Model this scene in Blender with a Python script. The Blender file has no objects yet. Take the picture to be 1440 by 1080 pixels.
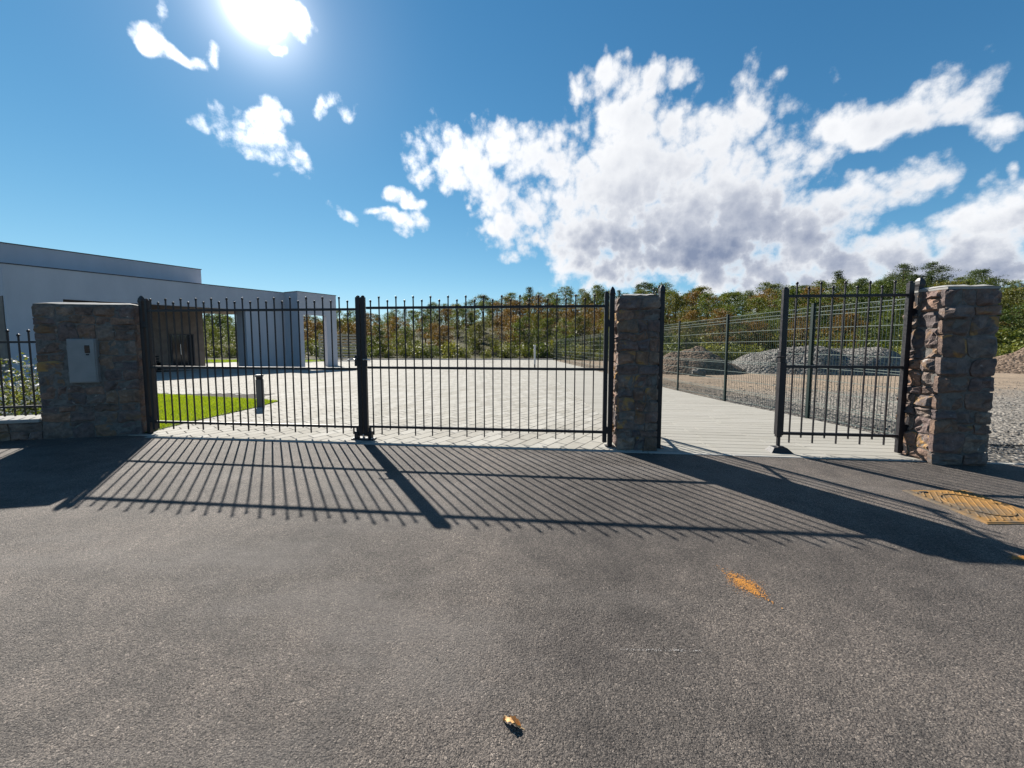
import bpy, math, random
from mathutils import Vector, Matrix, noise as mnoise
R = math.radians
rnd = random.Random(7)
scene = bpy.context.scene
COL = scene.collection

# ------------------------------------------------------------------ camera
cam_d = bpy.data.cameras.new('camera'); cam = bpy.data.objects.new('camera', cam_d); COL.objects.link(cam)
cam_d.sensor_width = 36; cam_d.lens = 12.5; cam_d.shift_y = -34/1440
cam_d.clip_start = 0.05; cam_d.clip_end = 6000
cam.location = (0, 0, 1.46); cam.rotation_euler = (R(90)-math.atan(34/500), 0, 0)
scene.camera = cam

# ------------------------------------------------------------------ light
SUN_AZ, SUN_EL = R(-34.1), R(35.6)           # azimuth clockwise from +Y
SUN = Vector((math.sin(SUN_AZ)*math.cos(SUN_EL), math.cos(SUN_AZ)*math.cos(SUN_EL), math.sin(SUN_EL)))
sd = bpy.data.lights.new('sun', 'SUN'); sd.energy = 5.0; sd.angle = R(0.53); sd.color = (1.0, .94, .845)
so = bpy.data.objects.new('sun', sd); COL.objects.link(so); so.location = (0, 0, 30)
so.rotation_euler = (-SUN).to_track_quat('-Z', 'Y').to_euler()
scene.view_settings.view_transform = 'Standard'; scene.view_settings.look = 'None'
scene.view_settings.gamma = 1; scene.view_settings.exposure = 1.27
try: scene.view_settings.use_curve_mapping = False
except Exception: pass

# ------------------------------------------------------------------ node helper
class NT:
    def __init__(s, tree): s.t = tree; s.N = tree.nodes; s.L = tree.links
    def n(s, typ, props=None, **ins):
        nd = s.N.new(typ)
        for k, v in (props or {}).items(): setattr(nd, k, v)
        for k, v in ins.items():
            k = k.replace('_', ' ')
            key = int(k[1:]) if k[0] == 'i' and k[1:].isdigit() else k
            s.set(nd.inputs[key], v)
        return nd
    def set(s, sock, v):
        if isinstance(v, bpy.types.NodeSocket): s.L.new(v, sock)
        elif isinstance(v, bpy.types.Node): s.L.new(v.outputs[0], sock)
        else: sock.default_value = v
    def math(s, op, a, b=None, c=None, clamp=False):
        nd = s.N.new('ShaderNodeMath'); nd.operation = op; nd.use_clamp = clamp
        s.set(nd.inputs[0], a)
        if b is not None: s.set(nd.inputs[1], b)
        if c is not None: s.set(nd.inputs[2], c)
        return nd.outputs[0]
    def vm(s, op, a, b=None, out=0):
        nd = s.N.new('ShaderNodeVectorMath'); nd.operation = op; s.set(nd.inputs[0], a)
        if b is not None: s.set(nd.inputs[3 if op == 'SCALE' else 1], b)
        return nd.outputs[1] if op in ('LENGTH', 'DOT_PRODUCT', 'DISTANCE') else nd.outputs[0]
    def mix(s, f, a, b, mode='MIX'):
        nd = s.N.new('ShaderNodeMix'); nd.data_type = 'RGBA'; nd.blend_type = mode
        s.set(nd.inputs[0], f)
        for i, v in ((6, a), (7, b)):
            if isinstance(v, tuple) and len(v) == 3: v = (*v, 1)
            s.set(nd.inputs[i], v)
        return nd.outputs[2]
    def noise(s, vec, scale, detail=4, rough=.55, dist=0, out=0, dim='3D'):
        nd = s.N.new('ShaderNodeTexNoise'); nd.noise_dimensions = dim; s.set(nd.inputs['Vector'], vec)
        nd.inputs['Scale'].default_value = scale; nd.inputs['Detail'].default_value = detail
        nd.inputs['Roughness'].default_value = rough; nd.inputs['Distortion'].default_value = dist
        return nd.outputs[out]
    def vor(s, vec, scale, feature='F1', out='Distance', rand=1, dim='3D'):
        nd = s.N.new('ShaderNodeTexVoronoi'); nd.voronoi_dimensions = dim; nd.feature = feature; s.set(nd.inputs['Vector'], vec)
        nd.inputs['Scale'].default_value = scale; nd.inputs['Randomness'].default_value = rand
        return nd.outputs[out]
    def ss(s, v, lo, hi, a=0, b=1):
        nd = s.N.new('ShaderNodeMapRange'); nd.interpolation_type = 'SMOOTHSTEP'
        s.set(nd.inputs[0], v); nd.inputs[1].default_value = lo; nd.inputs[2].default_value = hi
        nd.inputs[3].default_value = a; nd.inputs[4].default_value = b
        return nd.outputs[0]
    def ramp(s, f, stops):
        nd = s.N.new('ShaderNodeValToRGB'); s.set(nd.inputs[0], f); e = nd.color_ramp.elements
        while len(e) < len(stops): e.new(.5)
        for el, (p, c) in zip(e, stops): el.position = p; el.color = (*c, 1) if len(c) == 3 else c
        return nd.outputs[0]

# ------------------------------------------------------------------ world: nishita sky + procedural cumulus on the celestial sphere
world = bpy.data.worlds.new('World'); scene.world = world; world.use_nodes = True
w = NT(world.node_tree); w.N.clear()
sky = w.n('ShaderNodeTexSky', dict(sky_type='NISHITA', sun_disc=False, sun_elevation=SUN_EL, sun_rotation=SUN_AZ,
          altitude=200, air_density=.6, dust_density=0.0, ozone_density=3.0))
def cloud_field(t, uv, bodies, fine):
    """cloud density on (azimuth, elevation): union of soft bodies roughened by noise"""
    wn = t.noise(uv, 6.0, 2, .6, out=1, dim='2D')
    p = t.vm('ADD', uv, t.vm('SCALE', t.vm('SUBTRACT', wn, (.5, .5, .5)), .10))
    rot = {}
    def turned(deg):
        if deg not in rot:
            rot[deg] = p if not deg else t.n('ShaderNodeVectorRotate', dict(rotation_type='Z_AXIS'), Vector=p, Angle=R(-deg)).outputs[0]
        return rot[deg]
    acc = None
    for az, el, rx, ry, tl, er in sorted(bodies, key=lambda q: round(q[4]/16)):
        deg = 16*max(-1, min(1, round(tl/16))); pp = turned(deg); c, s_ = math.cos(R(-deg)), math.sin(R(-deg))
        a0, e0 = R(az)*c-R(el)*s_, R(az)*s_+R(el)*c; ix, iy = 1/R(rx), 1/R(ry)
        m = t.n('ShaderNodeVectorMath', dict(operation='MULTIPLY_ADD')); t.set(m.inputs[0], pp); m.inputs[1].default_value = (ix, iy, 0); m.inputs[2].default_value = (-a0*ix, -e0*iy, 0)
        q = t.vm('DOT_PRODUCT', m.outputs[0], m.outputs[0])
        if er: q = t.math('ADD', q, er*1.3)
        acc = q if acc is None else t.math('SMOOTH_MIN', acc, q, .45)
    acc = t.math('MULTIPLY', t.math('SUBTRACT', 1, t.math('MINIMUM', acc, 4.5)), .5)
    if fine:      # beyond the named bodies the same broken cumulus goes on round the sky
        gen = t.math('MULTIPLY', t.math('SUBTRACT', t.noise(uv, 2.6, 2, .5, dim='2D'), .66), 4.0)
        uvs = t.n('ShaderNodeSeparateXYZ'); t.set(uvs.inputs[0], uv)
        acc = t.math('MAXIMUM', acc, t.math('SUBTRACT', gen, t.ss(t.math('ABSOLUTE', uvs.outputs[0]), 1.05, 1.35, 3.0, 0.0)))
    n1 = t.noise(uv, 8.5, 7 if fine else 2, .67, dim='2D'); n2 = t.vor(t.vm('ADD', uv, t.vm('SCALE', wn, .05)), 17, dim='2D')
    bil = t.math('MULTIPLY_ADD', t.math('SUBTRACT', n1, .5), 2.3, t.math('MULTIPLY', t.math('SUBTRACT', .40, n2), .75))
    if not fine: bil = t.math('MULTIPLY', bil, .35)
    if fine:
        n3 = t.vor(t.vm('ADD', uv, t.vm('SCALE', wn, .04)), 43, dim='2D'); bil = t.math('MULTIPLY_ADD', t.math('SUBTRACT', .40, n3), .42, bil)
    return t.math('MULTIPLY_ADD', acc, 1.6, bil)
CLOUDS = [
    (-9.6,25.0,7.0,4.2,0,0),(-2.2,27.6,5.4,3.2,0,0.1),(2.8,27.1,6.8,3.9,0,0),(-3.3,22.7,8.7,3.5,-16,0.1),(12.4,33.3,5.6,2.7,16,0.1),(19.4,32.8,6.3,2.3,0,0.05),(17.0,29.7,6.7,3.7,0,0),
    (31.9,27.7,4.1,3.5,16,0.15),(7.7,23.0,11.0,5.5,0,0),(19.2,24.2,12.1,5.6,0,-0.2),(29.2,23.3,8.9,5.1,0,-0.1),(4.5,17.0,10.6,5.6,0,0),(17.3,16.8,13.7,8.6,0,-0.4),(14.4,10.8,8.3,3.9,0,0),
    (28.7,14.6,10.6,8.6,0,-0.4),(35.6,20.0,4.9,3.9,0,0.1),(37.3,13.3,8.7,5.8,0,-0.2),(43.1,14.5,7.3,3.4,16,0),(47.6,15.3,3.9,2.0,16,0.15),(41.4,22.7,4.3,3.8,0,0.05),(46.0,21.9,4.7,3.3,16,0.05),
    (49.8,21.7,3.6,2.3,16,0.1),(52.3,18.9,1.6,1.9,16,0.2),(54.0,15.5,0.9,1.2,0,0.2),(36.1,7.9,12.3,4.0,0,-0.2),(45.7,8.0,7.4,4.1,0,-0.1),(52.8,10.8,3.2,4.3,0,0),(51.6,6.8,5.3,3.8,0,-0.2),
    (55.7,9.5,2.8,5.4,0,0),(-15.3,16.9,5.1,2.4,0,0.20),(-15.7,20.1,3.7,1.2,0,0.30),(-20.9,18.1,2.6,1.0,0,0.40),(-25.2,17.3,2.5,1.6,-16,0.45),(-34.5,24.3,4.9,2.9,-16,-0.05),(-40.0,23.9,1.5,1.4,0,0.30),
    (-23.9,29.7,3.1,1.4,-16,0.45),(-26.4,28.8,1.6,1.8,0,0.45),(-43.6,30.5,2.3,1.9,0,0.15),(-41.5,30.3,3.4,1.0,-16,0.25),(-38.3,30.2,1.4,1.2,0,0.30),(-42.2,32.6,1.7,1.3,16,0.45),(-33.8,35.6,4.0,2.5,0,0.35),
    (-30.6,36.1,2.7,2.2,0,0.3),(-32.4,32.3,1.7,1.1,0,0.3),(-29.1,21.4,1.5,2.0,0,0.75),(-31.6,20.1,1.3,1.3,0,0.65),(-7.2,19.3,1.7,1.0,0,0.5),(5.6,11.7,2.0,1.2,16,0.4),(0.6,11.9,2.8,1.7,0,0.4)]      # azimuth, elevation, half width, half height (degrees), tilt, raggedness
tc = w.n('ShaderNodeTexCoord'); sx = w.n('ShaderNodeSeparateXYZ'); w.set(sx.inputs[0], w.vm('NORMALIZE', tc.outputs['Generated']))
az = w.math('ARCTAN2', sx.outputs[0], sx.outputs[1]); el = w.math('ARCSINE', sx.outputs[2])
cb = w.n('ShaderNodeCombineXYZ'); w.set(cb.inputs[0], az); w.set(cb.inputs[1], el); uv = cb.outputs[0]
d0 = cloud_field(w, uv, CLOUDS, True)
tosun = w.vm('NORMALIZE', w.vm('SUBTRACT', (SUN_AZ, SUN_EL, 0), uv))
d1 = cloud_field(w, w.vm('ADD', uv, w.vm('SCALE', tosun, .06)), [c for c in CLOUDS if c[2]*c[3] > 12 and c[0] > -20], False)
alpha = w.ss(d0, -.10, .80)
thick = w.math('ADD', w.math('MULTIPLY', w.ss(d1, .0, 1.5), .48), w.math('MULTIPLY', w.ss(d0, .3, 2.0), .40))
thick = w.math('MULTIPLY', thick, w.ss(d0, .1, .9))
low = w.ss(el, R(5), R(26), 1.6, .62)                             # seen from further below near the horizon: more of the grey base
thick = w.math('MULTIPLY', thick, low)
cs = w.vm('DOT_PRODUCT', w.vm('NORMALIZE', tc.outputs['Generated']), tuple(SUN))
cs = w.math('MAXIMUM', cs, 0.0)
fwd = w.math('MULTIPLY', w.math('POWER', cs, 14), .35)             # forward scattering: clouds near the sun shine
ccol = w.ramp(thick, [(0, (.90, .91, .93)), (.30, (.76, .78, .82)), (.60, (.48, .515, .60)), (1.0, (.22, .27, .39))])
ccol = w.vm('SCALE', ccol, w.math('ADD', fwd, .46))
sk = w.vm('MULTIPLY', sky.outputs[0], (.0740, .0985, .1010))
sk = w.vm('DIVIDE', sk, w.vm('ADD', w.vm('MULTIPLY', sk, (1.5, 1.5, 1.5)), (1, 1, 1)))        # bright values compressed per channel so the horizon stays blue
skyc = w.n('ShaderNodeHueSaturation', Saturation=1.15, Value=1.0, Hue=.5); w.set(skyc.inputs['Color'], sk)
skys = skyc.outputs[0]
halo = w.math('ADD', w.math('MULTIPLY', w.math('POWER', cs, 3200), 5.0), w.math('ADD', w.math('MULTIPLY', w.math('POWER', cs, 420), .36), w.math('MULTIPLY', w.math('POWER', cs, 60), .07)))
hv = w.vm('SCALE', (1, .97, .95), halo)
final = w.vm('ADD', w.mix(alpha, skys, ccol), hv)
bg = w.n('ShaderNodeBackground', Strength=1.0); w.set(bg.inputs[0], final)
wo = w.n('ShaderNodeOutputWorld'); w.L.new(bg.outputs[0], wo.inputs[0])
world.cycles.sampling_method = 'NONE'

# ------------------------------------------------------------------ materials
MATS = {}
def mat(name, col=(.5, .5, .5), rough=.8, metal=0, spec=.5, fn=None):
    m = bpy.data.materials.new(name); m.use_nodes = True; t = NT(m.node_tree)
    b = t.N['Principled BSDF']; b.inputs['Base Color'].default_value = (*col, 1); b.inputs['Roughness'].default_value = rough
    b.inputs['Metallic'].default_value = metal; b.inputs['Specular IOR Level'].default_value = spec
    if fn: fn(t, b, t.N['Material Output'])
    MATS[name] = m; return m
def pos(t): return t.n('ShaderNodeNewGeometry').outputs['Position']
def obc(t): return t.n('ShaderNodeTexCoord').outputs['Object']
def orand(t): return t.n('ShaderNodeObjectInfo').outputs['Random']
def bump(t, b, h, strength=.5, dist=.01):
    n = t.n('ShaderNodeBump', Strength=strength, Distance=dist); t.set(n.inputs['Height'], h); t.L.new(n.outputs[0], b.inputs['Normal'])

def f_asphalt(t, b, o):
    p = pos(t)
    pw = t.vm('ADD', p, t.vm('SCALE', t.noise(p, 95, 2, .6, out=1, dim='2D'), .009))
    va = t.n('ShaderNodeTexVoronoi', dict(voronoi_dimensions='2D', distance='MANHATTAN'), Vector=pw, Scale=138.0); cell, d = va.outputs['Color'], va.outputs['Distance']
    vb = t.n('ShaderNodeTexVoronoi', dict(voronoi_dimensions='2D'), Vector=pw, Scale=300.0); cell2, d2 = vb.outputs['Color'], vb.outputs['Distance']
    r = t.n('ShaderNodeSeparateColor'); t.set(r.inputs[0], cell); r2 = t.n('ShaderNodeSeparateColor'); t.set(r2.inputs[0], cell2)
    c = t.ramp(r.outputs[0], [(0, (.060, .053, .050)), (.45, (.118, .106, .098)), (.85, (.160, .142, .128)), (.96, (.195, .174, .157)), (1, (.28, .25, .225))])
    c2 = t.ramp(r2.outputs[1], [(0, (.030, .027, .027)), (.6, (.105, .096, .090)), (1, (.24, .215, .195))])
    c = t.mix(t.math('MULTIPLY', t.ss(r.outputs[2], .30, .70), .9), c, c2)
    gap = t.ss(d, .55, 1.05); c = t.mix(t.math('MULTIPLY', gap, t.math('MULTIPLY', r2.outputs[0], 1.0)), c, (.020, .018, .019))
    big = t.noise(p, .55, 5, .6, dim='2D'); fine = t.noise(p, 5.5, 4, .6, dim='2D'); grit = t.noise(p, 210, 3, .7, dim='2D')
    sh = t.math('ADD', t.math('MULTIPLY', big, .95), t.math('MULTIPLY', fine, .5))
    c = t.mix(1.0, c, t.ramp(sh, [(.42, (.58, .575, .585)), (.70, (1.05, 1.04, 1.03)), (1.0, (1.65, 1.60, 1.55))]), 'MULTIPLY')
    c = t.mix(1.0, c, t.ramp(grit, [(.30, (.20, .20, .21)), (.48, (1.0, .985, .96)), (.75, (1.55, 1.50, 1.43))]), 'MULTIPLY')
    dust = t.math('MULTIPLY', t.ss(t.noise(t.vm('MULTIPLY', p, (.35, 1.4, 1)), 1.1, 5, .65, dim='2D'), .48, .74), .42)   # pale tyre dust in long drifts
    c = t.mix(dust, c, (.195, .180, .168))
    t.L.new(t.vm('MULTIPLY', c, (.685, .672, .668)), b.inputs['Base Color'])
    h = t.math('MULTIPLY_ADD', grit, .9, t.math('MULTIPLY', t.math('SUBTRACT', 1, d), t.math('MULTIPLY_ADD', r.outputs[1], .9, .15)))
    h = t.math('ADD', h, t.math('MULTIPLY', d2, -.35))
    bump(t, b, h, .8, .005)
mat('asphalt', rough=.78, spec=.28, fn=f_asphalt)

def f_concrete(c0, c1, scale=9, bs=.25, shift=.12):
    def fn(t, b, o):
        p = pos(t); n = t.noise(p, scale, 6, .62); n2 = t.noise(p, .7, 3, .5)
        isl = t.n('ShaderNodeNewGeometry').outputs['Random Per Island']
        k = t.math('FRACT', t.math('ADD', isl, orand(t)))
        f = t.math('ADD', t.math('MULTIPLY', n, .55), t.math('ADD', t.math('MULTIPLY', k, shift*2.2), t.math('MULTIPLY', n2, .3)))
        t.L.new(t.ramp(f, [(.28, tuple(q*.55 for q in c0)), (.85, tuple(q*.55 for q in c1))]), b.inputs['Base Color'])
        bump(t, b, t.noise(p, 160, 3, .6), bs, .002)
    return fn
mat('paver', rough=.9, spec=.2, fn=f_concrete((.37, .345, .295), (.60, .58, .53), shift=.14))
def f_plank(t, b, o):
    p = obc(t); k = orand(t)
    q = t.vm('ADD', t.vm('MULTIPLY', p, (1.2, 22, 1)), t.vm('SCALE', (9, 7, 3), k))
    g = t.noise(q, 2.2, 6, .65, 1.2)
    f = t.math('ADD', t.math('MULTIPLY', g, .7), t.math('MULTIPLY', k, .14))
    t.L.new(t.ramp(f, [(.2, (.2064, .1969, .1720)), (.5, (.2683, .2580, .2331)), (.8, (.3096, .3010, .2795))]), b.inputs['Base Color'])
    bump(t, b, g, .3, .004)
mat('plank', rough=.88, spec=.2, fn=f_plank)
mat('joint', (.1, .09, .08), .95, spec=.1, fn=f_concrete((.055, .05, .042), (.11, .10, .085), 40))
mat('kerb', rough=.9, spec=.2, fn=f_concrete((.42, .41, .38), (.58, .565, .53), 14))
mat('white_concrete', rough=.9, spec=.2, fn=f_concrete((.40, .39, .37), (.56, .55, .53), 14))

def f_stone(ochre):
    def fn(t, b, o):
        p = pos(t); k = orand(t)
        q = t.vm('ADD', p, t.vm('SCALE', (5, 3, 8), k))
        n = t.noise(q, 7, 7, .66, .6); n2 = t.noise(q, 26, 5, .65); n3 = t.noise(q, 3.1, 4, .6, 1.0)
        base = t.ramp(t.math('ADD', t.math('MULTIPLY', n, .7), t.math('MULTIPLY', n2, .3)),
            [(.30, (.0439, .0514, .0545)), (.46, (.1207, .1144, .1122)), (.58, (.1836, .1679, .1553)), (.75, (.3043, .2780, .2518))])
        tint = t.ramp(k, [(0, (.50, .50, .58)), (.2, (1.15, 1.06, .98)), (.35, (1.10, .84, .66)), (.55, (.62, .62, .72)), (.75, (1.25, .92, .74)), (.9, (.80, .70, .74)), (1, (.95, .93, .92))])
        c = t.vm('MULTIPLY', t.mix(1.0, base, tint, 'MULTIPLY'), (1.12, 1.0, .92))
        c = t.mix(t.ss(n3, .50 if ochre else .585, .62 if ochre else .70), c, (.30, .175, .065) if ochre else (.17, .105, .06))
        c = t.mix(t.ss(t.noise(q, 11, 3, .5), .66, .78), c, (.34, .32, .30))
        t.L.new(c, b.inputs['Base Color'])
        bump(t, b, t.math('ADD', t.math('MULTIPLY', n, 1.2), t.math('MULTIPLY', n2, .7)), .8, .025)
    return fn
mat('stone', rough=.88, spec=.25, fn=f_stone(False)); mat('stone_ochre', rough=.88, spec=.25, fn=f_stone(True))
def f_mortar(t, b, o):
    p = pos(t); n = t.noise(p, 18, 5, .6)
    t.L.new(t.ramp(n, [(.3, (.085, .08, .075)), (.7, (.17, .16, .148))]), b.inputs['Base Color']); bump(t, b, t.noise(p, 60, 4, .6), .6, .01)
mat('mortar', rough=.95, spec=.1, fn=f_mortar)
def f_metal(t, b, o):
    p = pos(t); n = t.noise(p, 30, 4, .6)
    t.L.new(t.ramp(n, [(.3, (.010, .009, .011)), (.7, (.018, .016, .019))]), b.inputs['Base Color'])
    t.set(b.inputs['Roughness'], t.ss(n, .3, .7, .38, .55))
mat('iron', metal=.0, spec=.35, fn=f_metal)
mat('green_steel', (.003, .013, .012), .6, spec=.3)
mat('wire', (.022, .040, .035), .5, spec=.4); mat('wire_sunlit', (.16, .19, .175), .4, metal=.3, spec=.6)  # cross wires: the sun they catch is put into a lighter colour
mat('steel', (.55, .55, .56), .35, metal=.9)
mat('grey_plastic', (.60, .61, .62), .5, spec=.4, fn=lambda t, b, o: (t.L.new(t.ramp(t.noise(pos(t), 6, 5, .6), [(.3, (.1782, .1848, .1881)), (.7, (.2244, .2277, .2310))]), b.inputs['Base Color'])))
mat('dark_glass', (.012, .013, .016), .08, spec=.6)
def f_render(t, b, o):
    p = pos(t); n = t.noise(t.vm('MULTIPLY', p, (1, 1, .35)), 1.2, 6, .6)
    t.L.new(t.ramp(n, [(.3, (.39, .392, .43)), (.7, (.455, .457, .495))]), b.inputs['Base Color']); bump(t, b, t.noise(p, 90, 3, .6), .25, .003)
mat('render_white', rough=.92, spec=.2, fn=f_render)
def f_brown(t, b, o):
    p = pos(t); n = t.noise(p, 3, 5, .6)
    t.L.new(t.ramp(n, [(.3, (.135, .112, .097)), (.7, (.195, .163, .142))]), b.inputs['Base Color']); bump(t, b, t.noise(p, 70, 3, .6), .2, .003)
mat('render_brown', rough=.9, spec=.2, fn=f_brown)
mat('coping', (.05, .05, .055), .5, metal=.5)
def f_ground(t, b, o):
    p = pos(t); n = t.noise(p, .35, 6, .6); n2 = t.noise(p, 3.0, 6, .65)
    t.L.new(t.ramp(t.math('ADD', t.math('MULTIPLY', n, .6), t.math('MULTIPLY', n2, .4)), [(.3, (.025, .028, .013)), (.5, (.045, .043, .020)), (.7, (.08, .064, .04))]), b.inputs['Base Color'])
    bump(t, b, n2, .8, .1)
mat('soil', rough=.95, spec=.1, fn=f_ground)
def f_gravel(t, b, o):
    p = pos(t); c = t.vor(p, 26, out='Color'); d = t.vor(p, 26)
    r = t.n('ShaderNodeSeparateColor'); t.set(r.inputs[0], c)
    k = t.ramp(r.outputs[0], [(0, (.14, .135, .13)), (.5, (.30, .285, .265)), (1, (.50, .475, .44))])
    k = t.mix(t.math('MULTIPLY', t.ss(d, .4, .8), .8), k, (.06, .055, .05))
    ys = t.n('ShaderNodeSeparateXYZ'); t.set(ys.inputs[0], p)
    band = t.ss(t.math('ADD', ys.outputs[1], t.math('MULTIPLY', t.noise(p, .5, 4, .6), 5)), 11.0, 14.5)
    k = t.mix(band, k, t.ramp(t.noise(p, 6, 6, .7), [(.3, (.24, .19, .145)), (.7, (.40, .33, .26))]))
    k = t.mix(1.0, k, t.ramp(t.noise(p, .8, 4, .6), [(.3, (.75, .75, .75)), (.7, (1.1, 1.08, 1.05))]), 'MULTIPLY')
    t.L.new(t.vm('MULTIPLY', k, (.76, .735, .70)), b.inputs['Base Color']); bump(t, b, t.math('SUBTRACT', 1, d), .9, .03)
mat('gravel', rough=.92, spec=.15, fn=f_gravel)
def f_pebble(t, b, o):
    k = t.n('ShaderNodeNewGeometry').outputs['Random Per Island']
    t.L.new(t.ramp(k, [(0, (.0645, .0619, .0602)), (.5, (.1505, .1436, .1342)), (.85, (.2365, .2253, .2081)), (1, (.2064, .1677, .1290))]), b.inputs['Base Color'])
mat('pebble', rough=.9, spec=.2, fn=f_pebble)
def f_pile(c0, c1, c2):
    def fn(t, b, o):
        p = pos(t); c = t.vor(p, 9, out='Color'); d = t.vor(p, 9); r = t.n('ShaderNodeSeparateColor'); t.set(r.inputs[0], c)
        k = t.math('ADD', t.math('MULTIPLY', r.outputs[0], .4), t.math('MULTIPLY', t.noise(p, 1.6, 6, .7), .6))
        t.L.new(t.ramp(k, [(.25, c0), (.5, c1), (.8, c2)]), b.inputs['Base Color']); bump(t, b, t.math('ADD', t.math('SUBTRACT', 1, d), t.noise(p, 5, 5, .7)), 1, .08)
    return fn
mat('pile_brown', rough=.95, spec=.1, fn=f_pile((.0688, .0499, .0361), (.1247, .0903, .0671), (.1892, .1462, .1118)))
mat('pile_grey', rough=.95, spec=.1, fn=f_pile((.0602, .0568, .0533), (.1333, .1256, .1161), (.2150, .2064, .1892)))
def f_leaf(stops, transl=.30):
    def fn(t, b, o):
        isl = t.n('ShaderNodeNewGeometry').outputs['Random Per Island']; p = pos(t)
        k = t.math('ADD', t.math('MULTIPLY', isl, .35), t.math('ADD', t.math('MULTIPLY', orand(t), .3), t.math('MULTIPLY', t.noise(p, .8, 2, .5), .5)))
        c = t.ramp(k, stops); t.L.new(c, b.inputs['Base Color'])
        tr = t.n('ShaderNodeBsdfTranslucent'); t.L.new(t.mix(1.0, c, (1.5, 1.35, .7), 'MULTIPLY'), tr.inputs[0])
        mx = t.n('ShaderNodeMixShader'); mx.inputs[0].default_value = transl
        t.L.new(b.outputs[0], mx.inputs[1]); t.L.new(tr.outputs[0], mx.inputs[2]); t.L.new(mx.outputs[0], o.inputs[0])
    return fn
mat('leaf_green', rough=.55, spec=.3, fn=f_leaf([(.2, (.0276, .0483, .0101)), (.5, (.0608, .0922, .0173)), (.8, (.1106, .1318, .0245))]))
mat('leaf_yellow', rough=.55, spec=.3, fn=f_leaf([(.2, (.0443, .0562, .0115)), (.5, (.0829, .0914, .0187)), (.8, (.1382, .1247, .0245))]))
mat('leaf_rust', rough=.6, spec=.25, fn=f_leaf([(.2, (.0645, .0404, .0130)), (.5, (.1152, .0703, .0216)), (.8, (.1659, .1098, .0288))]))
mat('leaf_pine', rough=.6, spec=.25, fn=f_leaf([(.2, (.0179, .0342, .0120)), (.5, (.0384, .0634, .0190)), (.8, (.0704, .0952, .0260))], .25))
mat('leaf_bush', rough=.55, spec=.3, fn=f_leaf([(.2, (.052, .076, .016)), (.5, (.105, .128, .028)), (.8, (.175, .18, .04))]))
mat('grass', rough=.6, spec=.25, fn=f_leaf([(.2, (.0817, .1333, .0086)), (.5, (.1333, .2064, .0129)), (.8, (.1892, .2580, .0206))], .5))
mat('lawn_soil', rough=.95, spec=.1, fn=f_concrete((.09, .13, .015), (.15, .20, .03), 20))
mat('petal', (.78, .74, .72), .6)
def f_bark(t, b, o):
    p = obc(t); n = t.noise(t.vm('MULTIPLY', p, (6, 6, 1.2)), 3, 5, .6)
    t.L.new(t.ramp(n, [(.3, (.035, .028, .022)), (.7, (.11, .09, .07))]), b.inputs['Base Color']); bump(t, b, n, .8, .04)
mat('bark', rough=.95, spec=.1, fn=f_bark)
def f_rust(t, b, o):
    p = pos(t); n = t.noise(p, 8, 6, .65); n2 = t.noise(p, 45, 4, .6)
    n = t.math('ADD', n, t.math('MULTIPLY', t.math('SUBTRACT', t.noise(p, 2.3, 3, .5), .5), .8))
    c = t.ramp(t.math('ADD', t.math('MULTIPLY', n, .7), t.math('MULTIPLY', n2, .3)), [(.34, (.085, .068, .05)), (.45, (.15, .095, .045)), (.56, (.22, .115, .03)), (.70, (.25, .14, .045))])
    t.L.new(c, b.inputs['Base Color']); bump(t, b, n2, .4, .003)
mat('orange_iron', rough=.7, spec=.3, fn=f_rust)
mat('orange_paint', (.62, .25, .025), .8, fn=lambda t, b, o: t.L.new(t.ramp(t.noise(pos(t), 60, 4, .6), [(.3, (.2924, .1204, .0172)), (.7, (.4644, .1978, .0258))]), b.inputs['Base Color']))
mat('chalk', (.26, .25, .24), .9)
mat('dry_leaf', rough=.7, spec=.3, fn=lambda t, b, o: t.L.new(t.ramp(t.noise(pos(t), 70, 4, .6), [(.3, (.36, .18, .07)), (.7, (.60, .40, .18))]), b.inputs['Base Color']))
mat('grey_post', (.075, .078, .085), .5, spec=.4)
mat('pale_post', (.50, .48, .46), .6)
mat('timber', rough=.8, fn=lambda t, b, o: t.L.new(t.ramp(t.noise(t.vm('MULTIPLY', pos(t), (1, 1, 12)), 2, 5, .6), [(.3, (.30, .25, .19)), (.7, (.46, .40, .32))]), b.inputs['Base Color']))
mat('black', (.012, .012, .013), .7)

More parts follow.
